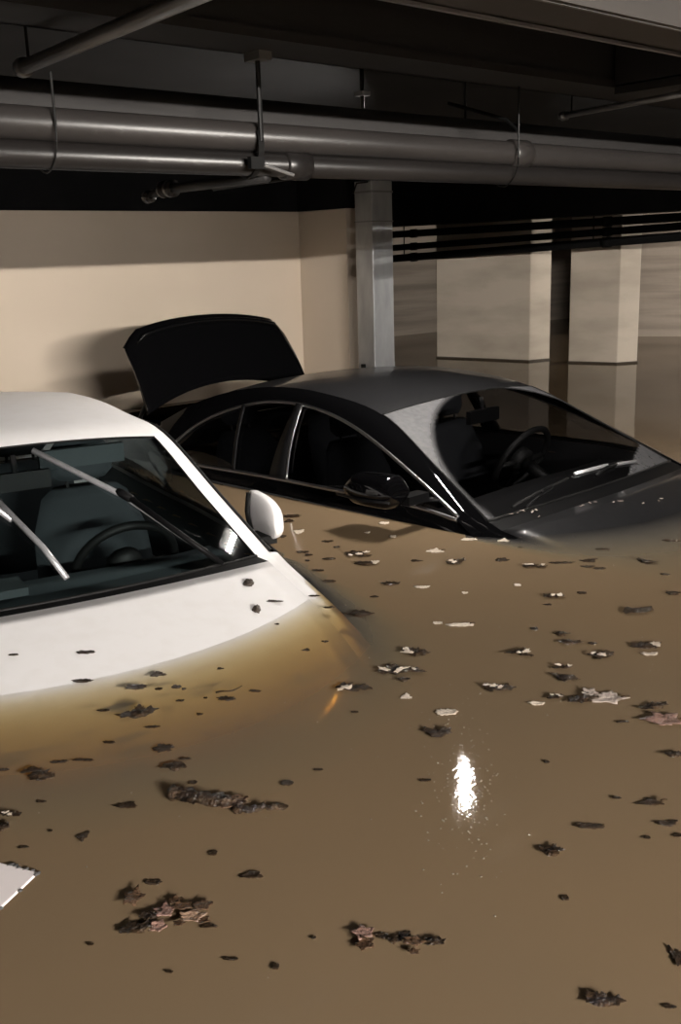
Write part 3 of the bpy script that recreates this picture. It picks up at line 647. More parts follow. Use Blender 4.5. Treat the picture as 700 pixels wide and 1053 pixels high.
# clutter seen through the white car's glass
MB().box((-.34,-.24,.05),(-.20,-.05,.075)).build('dash_papers', HEADL, wcar)
MB().box((-.63,-.42,.355),(-.60,-.12,.42)).build('sun_visor', HEADL, wcar)
MB().box((-.63,.12,.355),(-.60,.42,.42)).build('sun_visor', HEADL, wcar)
DEBRIS = [
 ('scrap', 'dark', 2.589, 3.244, 0.057, 0.066, -0.84, 'A'),
 ('scrap', 'dark', 2.53, 3.19, 0.04, 0.063, -0.84, 'A'),
 ('scrap', 'dark', 2.364, 3.021, 0.023, 0.043, -0.83, 'A'),
 ('scrap', 'dark', 2.435, 2.84, 0.044, 0.034, -0.83, 'A'),
 ('scrap', 'dark', 2.278, 2.8, 0.036, 0.038, -0.83, 'A'),
 ('scrap', 'dark', 2.269, 2.756, 0.028, 0.037, -0.83, 'A'),
 ('scrap', 'dark', 2.405, 2.756, 0.022, 0.026, -0.83, 'A'),
 ('scrap', 'dark', 2.287, 2.665, 0.035, 0.036, -0.83, 'A'),
 ('scrap', 'dark', 2.219, 2.703, 0.014, 0.024, -0.83, 'A'),
 ('scrap', 'dark', 2.168, 2.589, 0.034, 0.034, -0.82, 'A'),
 ('scrap', 'dark', 2.117, 2.47, 0.039, 0.031, -0.82, 'A'),
 ('scrap', 'dark', 1.98, 2.384, 0.028, 0.024, -0.81, 'A'),
 ('scrap', 'dark', 1.945, 2.274, 0.027, 0.022, -0.81, 'A'),
 ('scrap', 'dark', 2.111, 2.245, 0.025, 0.019, -0.81, 'A'),
 ('scrap', 'pale', 2.451, 3.031, 0.038, 0.088, -0.84, 'P'),
 ('scrap', 'pale', 2.768, 2.878, 0.031, 0.046, -0.84, 'P'),
 ('scrap', 'pale', 2.649, 2.707, 0.019, 0.035, -0.83, 'P'),
 ('scrap', 'pale', 2.622, 2.82, 0.019, 0.029, -0.84, 'P'),
 ('scrap', 'pale', 2.283, 2.204, 0.044, 0.03, -0.82, 'P'),
 ('scrap', 'pale', 2.333, 2.065, 0.018, 0.024, -0.82, 'P'),
 ('scrap', 'pale', 2.074, 1.941, 0.023, 0.024, -0.81, 'P'),
 ('scrap', 'pale', 2.507, 1.995, 0.019, 0.03, -0.82, 'P'),
 ('scrap', 'dark', 2.48, 2.42, 0.041, 0.023, -0.83, 'B'),
 ('scrap', 'dark', 2.8, 2.04, 0.066, 0.029, -0.82, 'B'),
 ('scrap', 'dark', 2.823, 1.949, 0.042, 0.028, -0.82, 'B'),
 ('scrap', 'dark', 2.831, 1.908, 0.032, 0.028, -0.82, 'B'),
 ('scrap', 'dark', 3.032, 2.034, 0.041, 0.031, -0.83, 'B'),
 ('scrap', 'dark', 2.857, 2.262, 0.017, 0.025, -0.83, 'B'),
 ('scrap', 'dark', 2.922, 1.716, 0.025, 0.027, -0.82, 'B'),
 ('scrap', 'dark', 3.294, 1.917, 0.048, 0.033, -0.83, 'B'),
 ('scrap', 'dark', 2.582, 1.801, 0.024, 0.029, -0.82, 'B'),
 ('scrap', 'dark', 2.421, 1.81, 0.023, 0.022, -0.81, 'B'),
 ('scrap', 'dark', 2.248, 1.529, 0.018, 0.022, -0.8, 'B'),
 ('scrap', 'dark', 2.228, 1.711, 0.019, 0.039, -0.81, 'B'),
 ('scrap', 'dark', 1.29, 2.203, 0.036, 0.039, -0.8, 'H'),
 ('scrap', 'dark', 1.28, 2.099, 0.02, 0.031, -0.8, 'H'),
 ('scrap', 'dark', 1.242, 2.121, 0.015, 0.018, -0.79, 'H'),
 ('scrap', 'dark', 1.241, 2.022, 0.017, 0.014, -0.79, 'H'),
 ('scrap', 'dark', 1.078, 2.108, 0.024, 0.014, -0.79, 'H'),
 ('scrap', 'dark', 1.114, 1.946, 0.027, 0.016, -0.79, 'H'),
 ('scrap', 'dark', 1.428, 2.118, 0.016, 0.017, -0.8, 'H'),
 ('scrap', 'dark', 1.287, 2.075, 0.012, 0.018, -0.79, 'H'),
 ('scrap', 'dark', 1.231, 1.924, 0.014, 0.016, -0.79, 'H'),
 ('scrap', 'dark', 1.295, 1.992, 0.008, 0.012, -0.79, 'H'),
 ('scrap', 'dark', 1.406, 1.937, 0.024, 0.018, -0.79, 'H'),
 ('scrap', 'dark', 1.671, 2.054, 0.021, 0.021, -0.8, 'H'),
 ('scrap', 'dark', 1.749, 2.067, 0.019, 0.019, -0.8, 'H'),
 ('scrap', 'dark', 1.84, 2.41, 0.043, 0.027, -0.81, 'H'),
 ('scrap', 'dark', 1.047, 2.528, 0.021, 0.018, -0.8, 'H'),
 ('scrap', 'dark', 1.744, 2.274, 0.012, 0.016, -0.81, 'H'),
 ('scrap', 'dark', 1.003, 1.947, 0.022, 0.015, -0.79, 'F'),
 ('scrap', 'dark', 1.081, 1.759, 0.021, 0.016, -0.78, 'F'),
 ('scrap', 'dark', 1.035, 1.661, 0.014, 0.021, -0.78, 'F'),
 ('scrap', 'dark', 0.879, 1.942, 0.03, 0.018, -0.78, 'F'),
 ('scrap', 'dark', 0.92, 1.913, 0.039, 0.014, -0.78, 'F'),
 ('scrap', 'dark', 0.777, 1.994, 0.017, 0.018, -0.78, 'F'),
 ('scrap', 'dark', 0.773, 1.812, 0.016, 0.01, -0.78, 'F'),
 ('scrap', 'dark', 0.736, 1.697, 0.007, 0.009, -0.78, 'F'),
 ('scrap', 'dark', 0.673, 1.68, 0.018, 0.009, -0.78, 'F'),
 ('scrap', 'dark', 0.915, 1.416, 0.012, 0.022, -0.78, 'F'),
 ('scrap', 'dark', 1.172, 1.52, 0.02, 0.032, -0.78, 'F'),
 ('scrap', 'dark', 1.254, 1.519, 0.016, 0.011, -0.78, 'F'),
 ('scrap', 'dark', 0.771, 1.635, 0.019, 0.038, -0.78, 'F'),
 ('scrap', 'dark', 1.498, 1.669, 0.014, 0.013, -0.79, 'F'),
 ('scrap', 'dark', 0.682, 1.198, 0.009, 0.007, -0.77, 'G'),
 ('scrap', 'dark', 0.806, 1.094, 0.009, 0.02, -0.77, 'G'),
 ('scrap', 'dark', 0.767, 1.157, 0.018, 0.009, -0.77, 'G'),
 ('scrap', 'dark', 0.892, 1.107, 0.006, 0.01, -0.77, 'G'),
 ('scrap', 'dark', 0.627, 1.34, 0.008, 0.007, -0.77, 'G'),
 ('scrap', 'dark', 1.618, 1.204, 0.01, 0.017, -0.78, 'R'),
 ('scrap', 'dark', 1.595, 1.019, 0.015, 0.011, -0.78, 'R'),
 ('scrap', 'dark', 1.514, 0.9, 0.01, 0.013, -0.78, 'R'),
 ('scrap', 'dark', 1.26, 0.894, 0.01, 0.019, -0.77, 'R'),
 ('scrap', 'dark', 1.157, 0.639, 0.014, 0.01, -0.76, 'R'),
 ('scrap', 'dark', 1.381, 1.33, 0.02, 0.016, -0.78, 'R'),
 ('scrap', 'dark', 1.891, 1.199, 0.026, 0.015, -0.79, 'R'),
 ('leaf', 'dark', 0.788, 1.415, 0.024, 0.018, -0.77, 'small dark oval leaf floating just behind the pinkish leaf clump'),
 ('leaf', 'dark', 0.924, 1.311, 0.044, 0.02, -0.77, 'flat brown leaf alone between the long bark piece and the pinkish leaf clump'),
 ('leaf', 'dark', 1.075, 1.835, 0.035, 0.043, -0.79, 'pointed brown leaf drifting behind the left end of the long bark piece'),
 ('leaf', 'dark', 0.889, 1.676, 0.043, 0.023, -0.78, 'slim speckled leaf floating just to the side of the long bark piece near white panel'),
 ('leaf', 'dark', 1.627, 0.962, 0.052, 0.022, -0.78, 'thin split dark leaf behind a row of two others beside the frame edge'),
 ('leaf', 'dark', 1.473, 0.995, 0.047, 0.021, -0.78, 'narrow curled leaf with a shiny tip behind the crumpled dark leaf'),
 ('leaf', 'dark', 1.584, 0.9, 0.039, 0.021, -0.78, 'solid dark pointed leaf second of three near the right frame edge'),
 ('leaf', 'dark', 1.561, 0.863, 0.021, 0.013, -0.78, 'dark leaf cut off by the picture edge in front of two thin leaves'),
 ('leaf', 'dark', 1.26, 0.687, 0.023, 0.051, -0.77, 'folded brown leaf cut off by the edge low at right'),
 ('leaf', 'dark', 1.206, 2.174, 0.045, 0.037, -0.8, 'elongated dark leaf lying where white hood dips under brown water'),
 ('leaf', 'dark', 1.128, 2.307, 0.046, 0.026, -0.8, 'thin leaf with a tail at the edge of the white hood'),
 ('leaf', 'dark', 1.203, 2.426, 0.043, 0.029, -0.8, 'small flat leaf lying high on the bare white hood'),
 ('leaf', 'dark', 1.329, 1.95, 0.039, 0.029, -0.79, 'tapered brown leaf floating beside a thin curved twig'),
 ('leaf', 'dark', 2.881, 1.986, 0.053, 0.035, -0.83, 'short brown leaf straight in front of the black hood'),
 ('leaf', 'dark', 2.69, 2.21, 0.04, 0.047, -0.83, 'small two-tone leaf in front of the black car wheel arch'),
 ('leaf', 'pale', 2.811, 2.468, 0.051, 0.04, -0.83, 'thin pale leaf closest to the black car front corner'),
 ('leaf', 'pale', 2.887, 2.364, 0.043, 0.04, -0.83, 'pale leaf beside the shaded water edge of the black hood'),
 ('leaf', 'pale', 2.612, 2.456, 0.063, 0.05, -0.83, 'narrow pale leaf over a brown smear off the black car'),
 ('leaf', 'pale', 2.109, 1.881, 0.067, 0.028, -0.81, 'long thin pale leaf alone in open water'),
 ('leaf', 'pale', 1.645, 1.644, 0.026, 0.028, -0.79, 'small pale leaf in front of the long row of matted brown bits'),
 ('leaf', 'pale', 1.647, 1.518, 0.045, 0.037, -0.79, 'pale forked leaf just behind the black wet clump by the lamp reflection'),
 ('leaf', 'pale', 1.834, 1.397, 0.032, 0.022, -0.79, 'small pale leaf beside the dark end of large silvery leaf pile'),
 ('leaf', 'pale', 2.287, 1.377, 0.035, 0.028, -0.8, 'pale leaf tucked in front of a stretched brown clump'),
 ('clump', 'dark', 2.336, 2.525, 0.088, 0.07, -0.82, 'dark stretched leaf clump off the black door mirror with a pale end'),
 ('clump', 'dark', 2.232, 2.303, 0.063, 0.041, -0.82, 'low brown leaf clump in open water past the white door mirror'),
 ('clump', 'dark', 1.969, 2.16, 0.082, 0.077, -0.81, 'ragged brown leaf clump nearest the white hood corner'),
 ('clump', 'dark', 3.004, 1.836, 0.071, 0.058, -0.82, 'dark clump in front of the black hood near frame edge'),
 ('clump', 'dark', 2.764, 1.593, 0.047, 0.038, -0.82, 'dark leaf clump cut off at frame edge behind the large ragged one'),
 ('clump', 'dark', 2.563, 1.585, 0.096, 0.07, -0.81, 'large ragged dark clump in front of black hood beside frame edge'),
 ('clump', 'dark', 2.243, 1.629, 0.035, 0.046, -0.81, 'small brown leaf clump touching a longer flat one'),
 ('clump', 'dark', 2.21, 1.578, 0.063, 0.037, -0.8, 'long flat dark clump in front of a smaller brown one'),
 ('clump', 'dark', 2.327, 1.416, 0.077, 0.058, -0.8, 'stretched brown clump with a pale leaf in front'),
 ('clump', 'dark', 1.711, 1.719, 0.029, 0.031, -0.8, 'little round clump under the long matted row'),
 ('clump', 'dark', 1.553, 1.455, 0.061, 0.067, -0.79, 'black wet leaf clump at the top of the bright lamp reflection'),
 ('clump', 'dark', 2.006, 1.444, 0.058, 0.062, -0.8, 'dark round clump behind the large silvery leaf pile'),
 ('clump', 'dark', 1.93, 1.338, 0.078, 0.056, -0.79, 'black soaked base of leaves against the large silvery leaf'),
 ('clump', 'dark', 2.011, 1.194, 0.072, 0.044, -0.79, 'dark flat clump behind the big pinkish leaf at frame edge'),
 ('clump', 'dark', 1.83, 1.035, 0.04, 0.027, -0.79, 'dark clump at frame edge in front of big pinkish leaf'),
 ('clump', 'dark', 1.353, 0.992, 0.045, 0.044, -0.78, 'crumpled dark leaf with glinting drops alone in open water'),
 ('clump', 'dark', 1.098, 0.709, 0.058, 0.032, -0.76, 'jagged dark leaf nearest the bottom of the frame'),
 ('clump', 'dark', 1.13, 2.033, 0.085, 0.066, -0.79, 'forked dark leaf clump where the white hood fades into water'),
 ('clump', 'dark', 1.044, 1.74, 0.038, 0.052, -0.78, 'curled brown leaf lump behind the long bark piece'),
 ('clump', 'dark', 0.821, 1.92, 0.067, 0.071, -0.78, 'dark tapering leaf clump off the front of the white hood'),
 ('clump', 'dark', 0.676, 1.775, 0.027, 0.052, -0.78, 'dark clump at frame edge behind the white panel'),
 ('clump', 'dark', 1.848, 2.551, 0.031, 0.088, -0.81, 'round clod of mud sitting on the white hood'),
 ('clump', 'dark', 1.754, 2.386, 0.024, 0.061, -0.81, 'smaller mud clod below the round one on white hood'),
 ('mixed', 'dark', 2.39, 2.624, 0.084, 0.147, -0.83, 'loose mixed clump of dark and pale bits near black door mirror'),
 ('mixed', 'dark', 2.554, 2.305, 0.06, 0.069, -0.82, 'pale and dark leaf clump off the black car front corner'),
 ('mixed', 'dark', 2.701, 2.08, 0.091, 0.039, -0.82, 'long mottled leaf strip in front of the black windscreen'),
 ('mixed', 'dark', 2.494, 1.84, 0.065, 0.047, -0.81, 'mixed pale and brown clump in mid water before the black hood'),
 ('mixed', 'dark', 2.059, 1.622, 0.046, 0.069, -0.8, 'double pale leaf clump in two layers, in mid water'),
 ('mixed', 'dark', 2.188, 1.46, 0.071, 0.048, -0.8, 'mixed clump with pale tip beside the stretched brown one'),
 ('mixed', 'dark', 1.861, 1.827, 0.073, 0.07, -0.8, 'slanting mixed clump behind the long matted row'),
 ('mixed', 'dark', 1.742, 1.768, 0.12, 0.051, -0.8, 'long matted row of brown and silvery leaf bits'),
 ('mixed', 'dark', 1.587, 1.769, 0.087, 0.082, -0.79, 'silvery dark leaf clump left of the matted row'),
 ('mixed', 'dark', 2.053, 1.485, 0.054, 0.026, -0.8, 'thin mixed strip just behind the dark round clump'),
 ('mixed', 'dark', 1.84, 1.52, 0.076, 0.053, -0.8, 'pale jagged leaf pair in open water behind the lamp reflection'),
 ('mixed', 'dark', 1.89, 1.387, 0.046, 0.028, -0.79, 'small mixed bits trailing from the black soaked leaves'),
 ('mixed', 'dark', 0.703, 1.803, 0.043, 0.023, -0.78, 'thin mixed leaf strip at frame edge behind white panel'),
 ('leaf', 'silver', 1.972, 1.296, 0.092, 0.068, -0.79, 'large silvery leaf lying on black soaked leaves'),
 ('leaf', 'silver', 1.967, 1.341, 0.037, 0.046, -0.79, 'small curled silvery leaf beside the large silvery leaf'),
 ('leaf', 'pink', 1.959, 1.137, 0.082, 0.072, -0.79, 'big pinkish crumpled leaf cut off by the frame edge'),
 ('leaf', 'brown', 0.737, 1.395, 0.033, 0.05, -0.77, 'curled brown leaf standing apart behind the pinkish clump'),
 ('clump', 'dark', 0.703, 1.323, 0.048, 0.041, -0.77, 'black wet leaf mass at one end of the pinkish clump'),
 ('clump', 'dark', 0.734, 1.332, 0.036, 0.031, -0.77, 'dark leaves linking the black mass to pink leaf'),
 ('leaf', 'pink', 0.757, 1.327, 0.036, 0.04, -0.77, 'pink lobed leaf on top of the foreground clump'),
 ('leaf', 'pink', 0.726, 1.298, 0.029, 0.033, -0.77, 'greyish pink leaf in front of the lobed pink leaf'),
 ('leaf', 'tan', 0.78, 1.284, 0.045, 0.031, -0.77, 'tan star-shaped leaf on the foreground clump'),
 ('leaf', 'brown', 0.784, 1.339, 0.023, 0.025, -0.77, 'small brown leaf upright behind the pink lobed leaf'),
 ('leaf', 'brown', 0.809, 1.295, 0.033, 0.032, -0.77, 'brown curled leaf at far end of the pinkish clump'),
 ('leaf', 'brown', 0.787, 1.263, 0.026, 0.02, -0.77, 'dark brown leaf under the tan star-shaped leaf'),
 ('leaf', 'brown', 0.754, 1.281, 0.019, 0.02, -0.77, 'brown scrap of leaf between pink and tan leaves'),
 ('leaf', 'brown', 0.784, 1.316, 0.033, 0.027, -0.77, 'reddish brown leaf between pink lobed leaf and curled one'),
 ('leaf', 'dark', 0.789, 1.247, 0.029, 0.01, -0.77, 'thin dark leaf trailing off the pinkish clump'),
 ('leaf', 'pink', 0.954, 1.057, 0.034, 0.038, -0.77, 'pale pinkish leaf heading the chain of leaves low in frame'),
 ('leaf', 'brown', 0.936, 1.035, 0.03, 0.033, -0.77, 'brown folded leaf below the pale one heading the chain'),
 ('leaf', 'brown', 0.995, 0.987, 0.033, 0.028, -0.77, 'brown leaf in the middle of the leaf chain'),
 ('leaf', 'brown', 0.978, 0.969, 0.018, 0.014, -0.77, 'small brown leaf hanging off the leaf chain'),
 ('leaf', 'dark', 0.973, 1.035, 0.022, 0.014, -0.77, 'thin dark leaf joining the head of the leaf chain'),
 ('leaf', 'dark', 1.001, 1.012, 0.018, 0.019, -0.77, 'dark upturned leaf halfway along the leaf chain'),
 ('clump', 'dark', 0.978, 1.013, 0.021, 0.021, -0.77, 'small dark knot of leaves in the leaf chain'),
 ('clump', 'dark', 1.023, 0.97, 0.033, 0.035, -0.77, 'black knobbly clump at the tail of the leaf chain'),
 ('bark', 'dark', 1.009, 1.594, 0.141, 0.065, -0.78, 'long black soaked bark piece floating before the white hood'),
 ('leaf', 'brown', 1.038, 1.529, 0.062, 0.034, -0.78, 'brown leaf lying against the tip of the long bark piece'),
 ('leaf', 'brown', 1.062, 1.536, 0.039, 0.023, -0.78, 'small brown leaf behind the tip of the long bark piece'),
 ('bark', 'brown', 1.072, 1.479, 0.107, 0.029, -0.78, 'thin dark stick trailing behind the long bark piece'),
 ('twig', 'dark', 1.363, 1.989, 0.059, 0.048, -0.79, 'thin curved twig floating off the white hood'),
]
# ------------------------------------------------------------ flood water
bpy.context.view_layer.update()
def world_mesh(objs):
    vs=[];fs=[]
    for o in objs:
        n=len(vs); mw=o.matrix_world
        vs += [mw@v.co for v in o.data.vertices]; fs += [tuple(n+i for i in p.vertices) for p in o.data.polygons]
    return BVHTree.FromPolygons(vs,fs)
bpy.context.view_layer.update()
under = world_mesh([o for c in (car,wcar) for o in c.children if o.name.split('.')[0] in ('bonnet','body','cowl_panel')])
def cabin(c, L, k):
    inv = c.matrix_world.inverted()
    def f(x,y):
        p = inv @ Vector((x,y,0))
        if not -2.2 < p.x < -.02: return False
        lim = .80 if p.x<-.2 else .70
        return abs(p.y) < lim-.02
    return f
cabs = [cabin(car,LB,kb), cabin(wcar,LW,kw)]
def steps(a,b,fine):
    out=[a]; 
    while out[-1]<b:
        x=out[-1]; d=.035 if fine[0]<=x<=fine[1] else .25
        out.append(x+d)
    return out
xs=steps(-4.2,16.7,(.2,5.6)); ys=steps(-5.2,9.6,(1.2,5.4))
ys=[min(y,9.58) for y in ys]
vs=[(x,y,WATER) for y in ys for x in xs]; n=len(xs); fs=[]
for j in range(len(ys)-1):
    for i in range(n-1):
        cx,cy=(xs[i]+xs[i+1])/2,(ys[j]+ys[j+1])/2
        if any(f(cx,cy) for f in cabs) or (cy>6.7 and cx<5.5): continue
        fs.append((j*n+i,j*n+i+1,(j+1)*n+i+1,(j+1)*n+i))
wm = bpy.data.materials.new('murky_flood_water'); wm.use_nodes=True; nt=wm.node_tree; nt.nodes.clear(); N=nt.nodes.new; K=nt.links.new
out=N('ShaderNodeOutputMaterial')
tc=N('ShaderNodeTexCoord')
n1=N('ShaderNodeTexNoise'); n1.inputs['Scale'].default_value=1.1; n1.inputs['Detail'].default_value=4
K(tc.outputs['Object'],n1.inputs['Vector'])
cr_=N('ShaderNodeValToRGB'); e=cr_.color_ramp.elements
e[0].position=.3; e[0].color=(.190,.133,.079,1); e[1].position=.7; e[1].color=(.175,.127,.079,1)
K(n1.outputs['Fac'],cr_.inputs['Fac'])
# ripples: a slow swell and fine surface grain
mp=N('ShaderNodeMapping'); mp.inputs['Scale'].default_value=(1,1,1); K(tc.outputs['Object'],mp.inputs['Vector'])
r1=N('ShaderNodeTexNoise'); r1.inputs['Scale'].default_value=3.2; r1.inputs['Detail'].default_value=2
r2=N('ShaderNodeTexNoise'); r2.inputs['Scale'].default_value=80; r2.inputs['Detail'].default_value=4
for r in (r1,r2): K(mp.outputs[0],r.inputs['Vector'])
b1=N('ShaderNodeBump'); b1.inputs['Strength'].default_value=.05; b1.inputs['Distance'].default_value=.02; K(r1.outputs['Fac'],b1.inputs['Height'])
b2=N('ShaderNodeBump'); b2.inputs['Strength'].default_value=.15; b2.inputs['Distance'].default_value=.001; K(r2.outputs['Fac'],b2.inputs['Height']); K(b1.outputs[0],b2.inputs['Normal'])
df=N('ShaderNodeBsdfDiffuse')
tr=N('ShaderNodeBsdfTransparent'); tr.inputs[0].default_value=(.97,.93,.84,1)
gl=N('ShaderNodeBsdfGlossy'); gl.inputs['Roughness'].default_value=.025; K(b2.outputs[0],gl.inputs['Normal'])
fr=N('ShaderNodeFresnel'); g0=N('ShaderNodeNewGeometry'); io=N('ShaderNodeMapRange'); io.inputs[3].default_value=1.33; io.inputs[4].default_value=1/1.33
K(g0.outputs['Backfacing'],io.inputs[0]); K(io.outputs[0],fr.inputs[0]); K(b2.outputs[0],fr.inputs['Normal'])
# silt hides what lies under it in proportion to the water in front of it (Beer-Lambert): depth / cos(refracted angle)
at=N('ShaderNodeAttribute'); at.attribute_name='water_depth'
ge=N('ShaderNodeNewGeometry'); dt=N('ShaderNodeVectorMath'); dt.operation='DOT_PRODUCT'; K(ge.outputs['Incoming'],dt.inputs[0]); K(ge.outputs['True Normal'],dt.inputs[1])
ab=N('ShaderNodeMath'); ab.operation='ABSOLUTE'; K(dt.outputs['Value'],ab.inputs[0])
sq=N('ShaderNodeMath'); sq.operation='MULTIPLY'; K(ab.outputs[0],sq.inputs[0]); K(ab.outputs[0],sq.inputs[1])
s2=N('ShaderNodeMath'); s2.operation='SUBTRACT'; s2.inputs[0].default_value=1; K(sq.outputs[0],s2.inputs[1])
s3=N('ShaderNodeMath'); s3.operation='MULTIPLY_ADD'; s3.inputs[1].default_value=-1/1.33**2; s3.inputs[2].default_value=1; K(s2.outputs[0],s3.inputs[0])
s4=N('ShaderNodeMath'); s4.operation='SQRT'; K(s3.outputs[0],s4.inputs[0])
pa=N('ShaderNodeMath'); pa.operation='DIVIDE'; K(at.outputs['Fac'],pa.inputs[0]); K(s4.outputs[0],pa.inputs[1])
TC=N('ShaderNodeCombineXYZ')
for ch,kk in enumerate((.72,1.0,1.75)):          # silt swallows blue first
    ex=N('ShaderNodeMath'); ex.operation='MULTIPLY'; ex.inputs[1].default_value=-SILT*kk; K(pa.outputs[0],ex.inputs[0])
    e2=N('ShaderNodeMath'); e2.operation='EXPONENT'; K(ex.outputs[0],e2.inputs[0]); K(e2.outputs[0],TC.inputs[ch])
K(TC.outputs[0],tr.inputs[0])
om=N('ShaderNodeVectorMath'); om.operation='SUBTRACT'; om.inputs[0].default_value=(1,1,1); K(TC.outputs[0],om.inputs[1])
dc=N('ShaderNodeVectorMath'); dc.operation='MULTIPLY'; K(cr_.outputs[0],dc.inputs[0]); K(om.outputs[0],dc.inputs[1]); K(dc.outputs[0],df.inputs['Color'])
m1=N('ShaderNodeAddShader'); K(df.outputs[0],m1.inputs[0]); K(tr.outputs[0],m1.inputs[1])
m2=N('ShaderNodeMixShader'); K(fr.outputs[0],m2.inputs[0]); K(m1.outputs[0],m2.inputs[1]); K(gl.outputs[0],m2.inputs[2])
K(m2.outputs[0],out.inputs[0])
w=mesh_obj('flood_water', vs, fs, wm, None, True)
tag(w,'murky brown flood water filling the garage around both cars','flood water',None,'stuff')
dep=[]
for v in vs:
    hit=under.ray_cast(Vector((v[0],v[1],.5)),Vector((0,0,-1)))
    d = .9
    if hit[0] is not None: d = max(0,-hit[0].z) if hit[0].z<0.002 else 0
    dep.append(d)
w.data.attributes.new('water_depth','FLOAT','POINT').data.foreach_set('value',dep)

# ------------------------------------------------- what floats on the water
def surf(x,y):
    hit=under.ray_cast(Vector((x,y,.9)),Vector((0,0,-1)))
    return max(WATER, hit[0].z+.001) if hit[0] is not None and hit[0].z<.12 else WATER
def blade(rnd, w, d, lobes, curl, z0, thick=.0012, cx=0, cy=0, rot=0):
    curl*=.22; z0*=.45; big=lobes>=5; w*=1.16; d*=1.16
    """one leaf: lobed outline filled by rings, curled, with thickness"""
    n=36; rings=5; vs=[]; ph=rnd.uniform(0,6.28)
    amp=.42 if lobes>2 else .10
    out=[]
    for k in range(n):
        a=2*PI*k/n
        r=1.08-amp*abs(math.sin(lobes*.5*a+ph))**.7 + (.11 if big else .22)*rnd.uniform(-1,1)
        if lobes<=2: r*= .62+.38*abs(math.cos(a))
        out.append((math.cos(a)*r*w/2, math.sin(a)*r*d/2))
    R=Matrix.Rotation(rot,2)
    seed=rnd.uniform(0,50)
    def zz(x,y,f):
        e=(x/(w/2))**2*.6+(y/(d/2))**2*.8
        return z0+curl*e+curl*.9*pnoise(Vector((x*38+seed,y*38,0)))*1.6+.002
    top=[(0,0)]+[(x*f,y*f) for f in [(i+1)/rings for i in range(rings)] for x,y in out]
    P=[]
    for x,y in top:
        z=zz(x,y,1); q=R@Vector((x,y)); P.append((q.x+cx,q.y+cy,z))
    F=[(0,1+k,1+(k+1)%n) for k in range(n)]
    for i in range(rings-1):
        for k in range(n):
            a=1+i*n+k; b=1+i*n+(k+1)%n; F.append((a,a+n,b+n,b))
    m=len(P); P2=[(x,y,z-thick) for x,y,z in P]
    F2=[tuple(m+i for i in f[::-1]) for f in F]
    o0=1+(rings-1)*n
    rim=[(o0+k,m+o0+k,m+o0+(k+1)%n,o0+(k+1)%n) for k in range(n)]
    return P+P2, F+F2+rim
def lump(rnd, w, d, hgt, seed):
    nu,nv=22,12; vs=[];fs=[]
    for i in range(nu):
        for j in range(nv+1):
            a=2*PI*i/nu; b=PI*j/nv
            r=1+.35*pnoise(Vector((math.cos(a)*2.2*math.sin(b)+seed,math.sin(a)*2.2*math.sin(b),math.cos(b)*2)))+.18*pnoise(Vector((math.cos(a)*6+seed,math.sin(a)*6,b*5)))
            vs.append((w/2*r*math.cos(a)*math.sin(b), d/2*r*math.sin(a)*math.sin(b), hgt*r*math.cos(b)))
    for i in range(nu):
        for j in range(nv): fs.append((i*(nv+1)+j,i*(nv+1)+j+1,((i+1)%nu)*(nv+1)+j+1,((i+1)%nu)*(nv+1)+j))
    return vs,fs
GROUPS={'A':('small dark leaf scrap floating between the white door mirror and the black car','dark scraps between the two cars'),
 'P':('tiny pale fleck of leaf floating in front of the black car','pale flecks in front of the black car'),
 'B':('small dark leaf scrap adrift in front of the black bonnet','dark scraps in front of the black bonnet'),
 'H':('tiny dark crumb on or just off the edge of the sunken white bonnet','dark crumbs at the white bonnet'),
 'F':('small dark scrap floating around the long bark piece','dark scraps around the bark piece'),
 'G':('tiny dark speck floating in front of the pinkish leaf clump','specks before the pinkish clump'),
 'R':('small dark scrap floating on open water beyond the lamp reflection','scraps beyond the lamp reflection')}
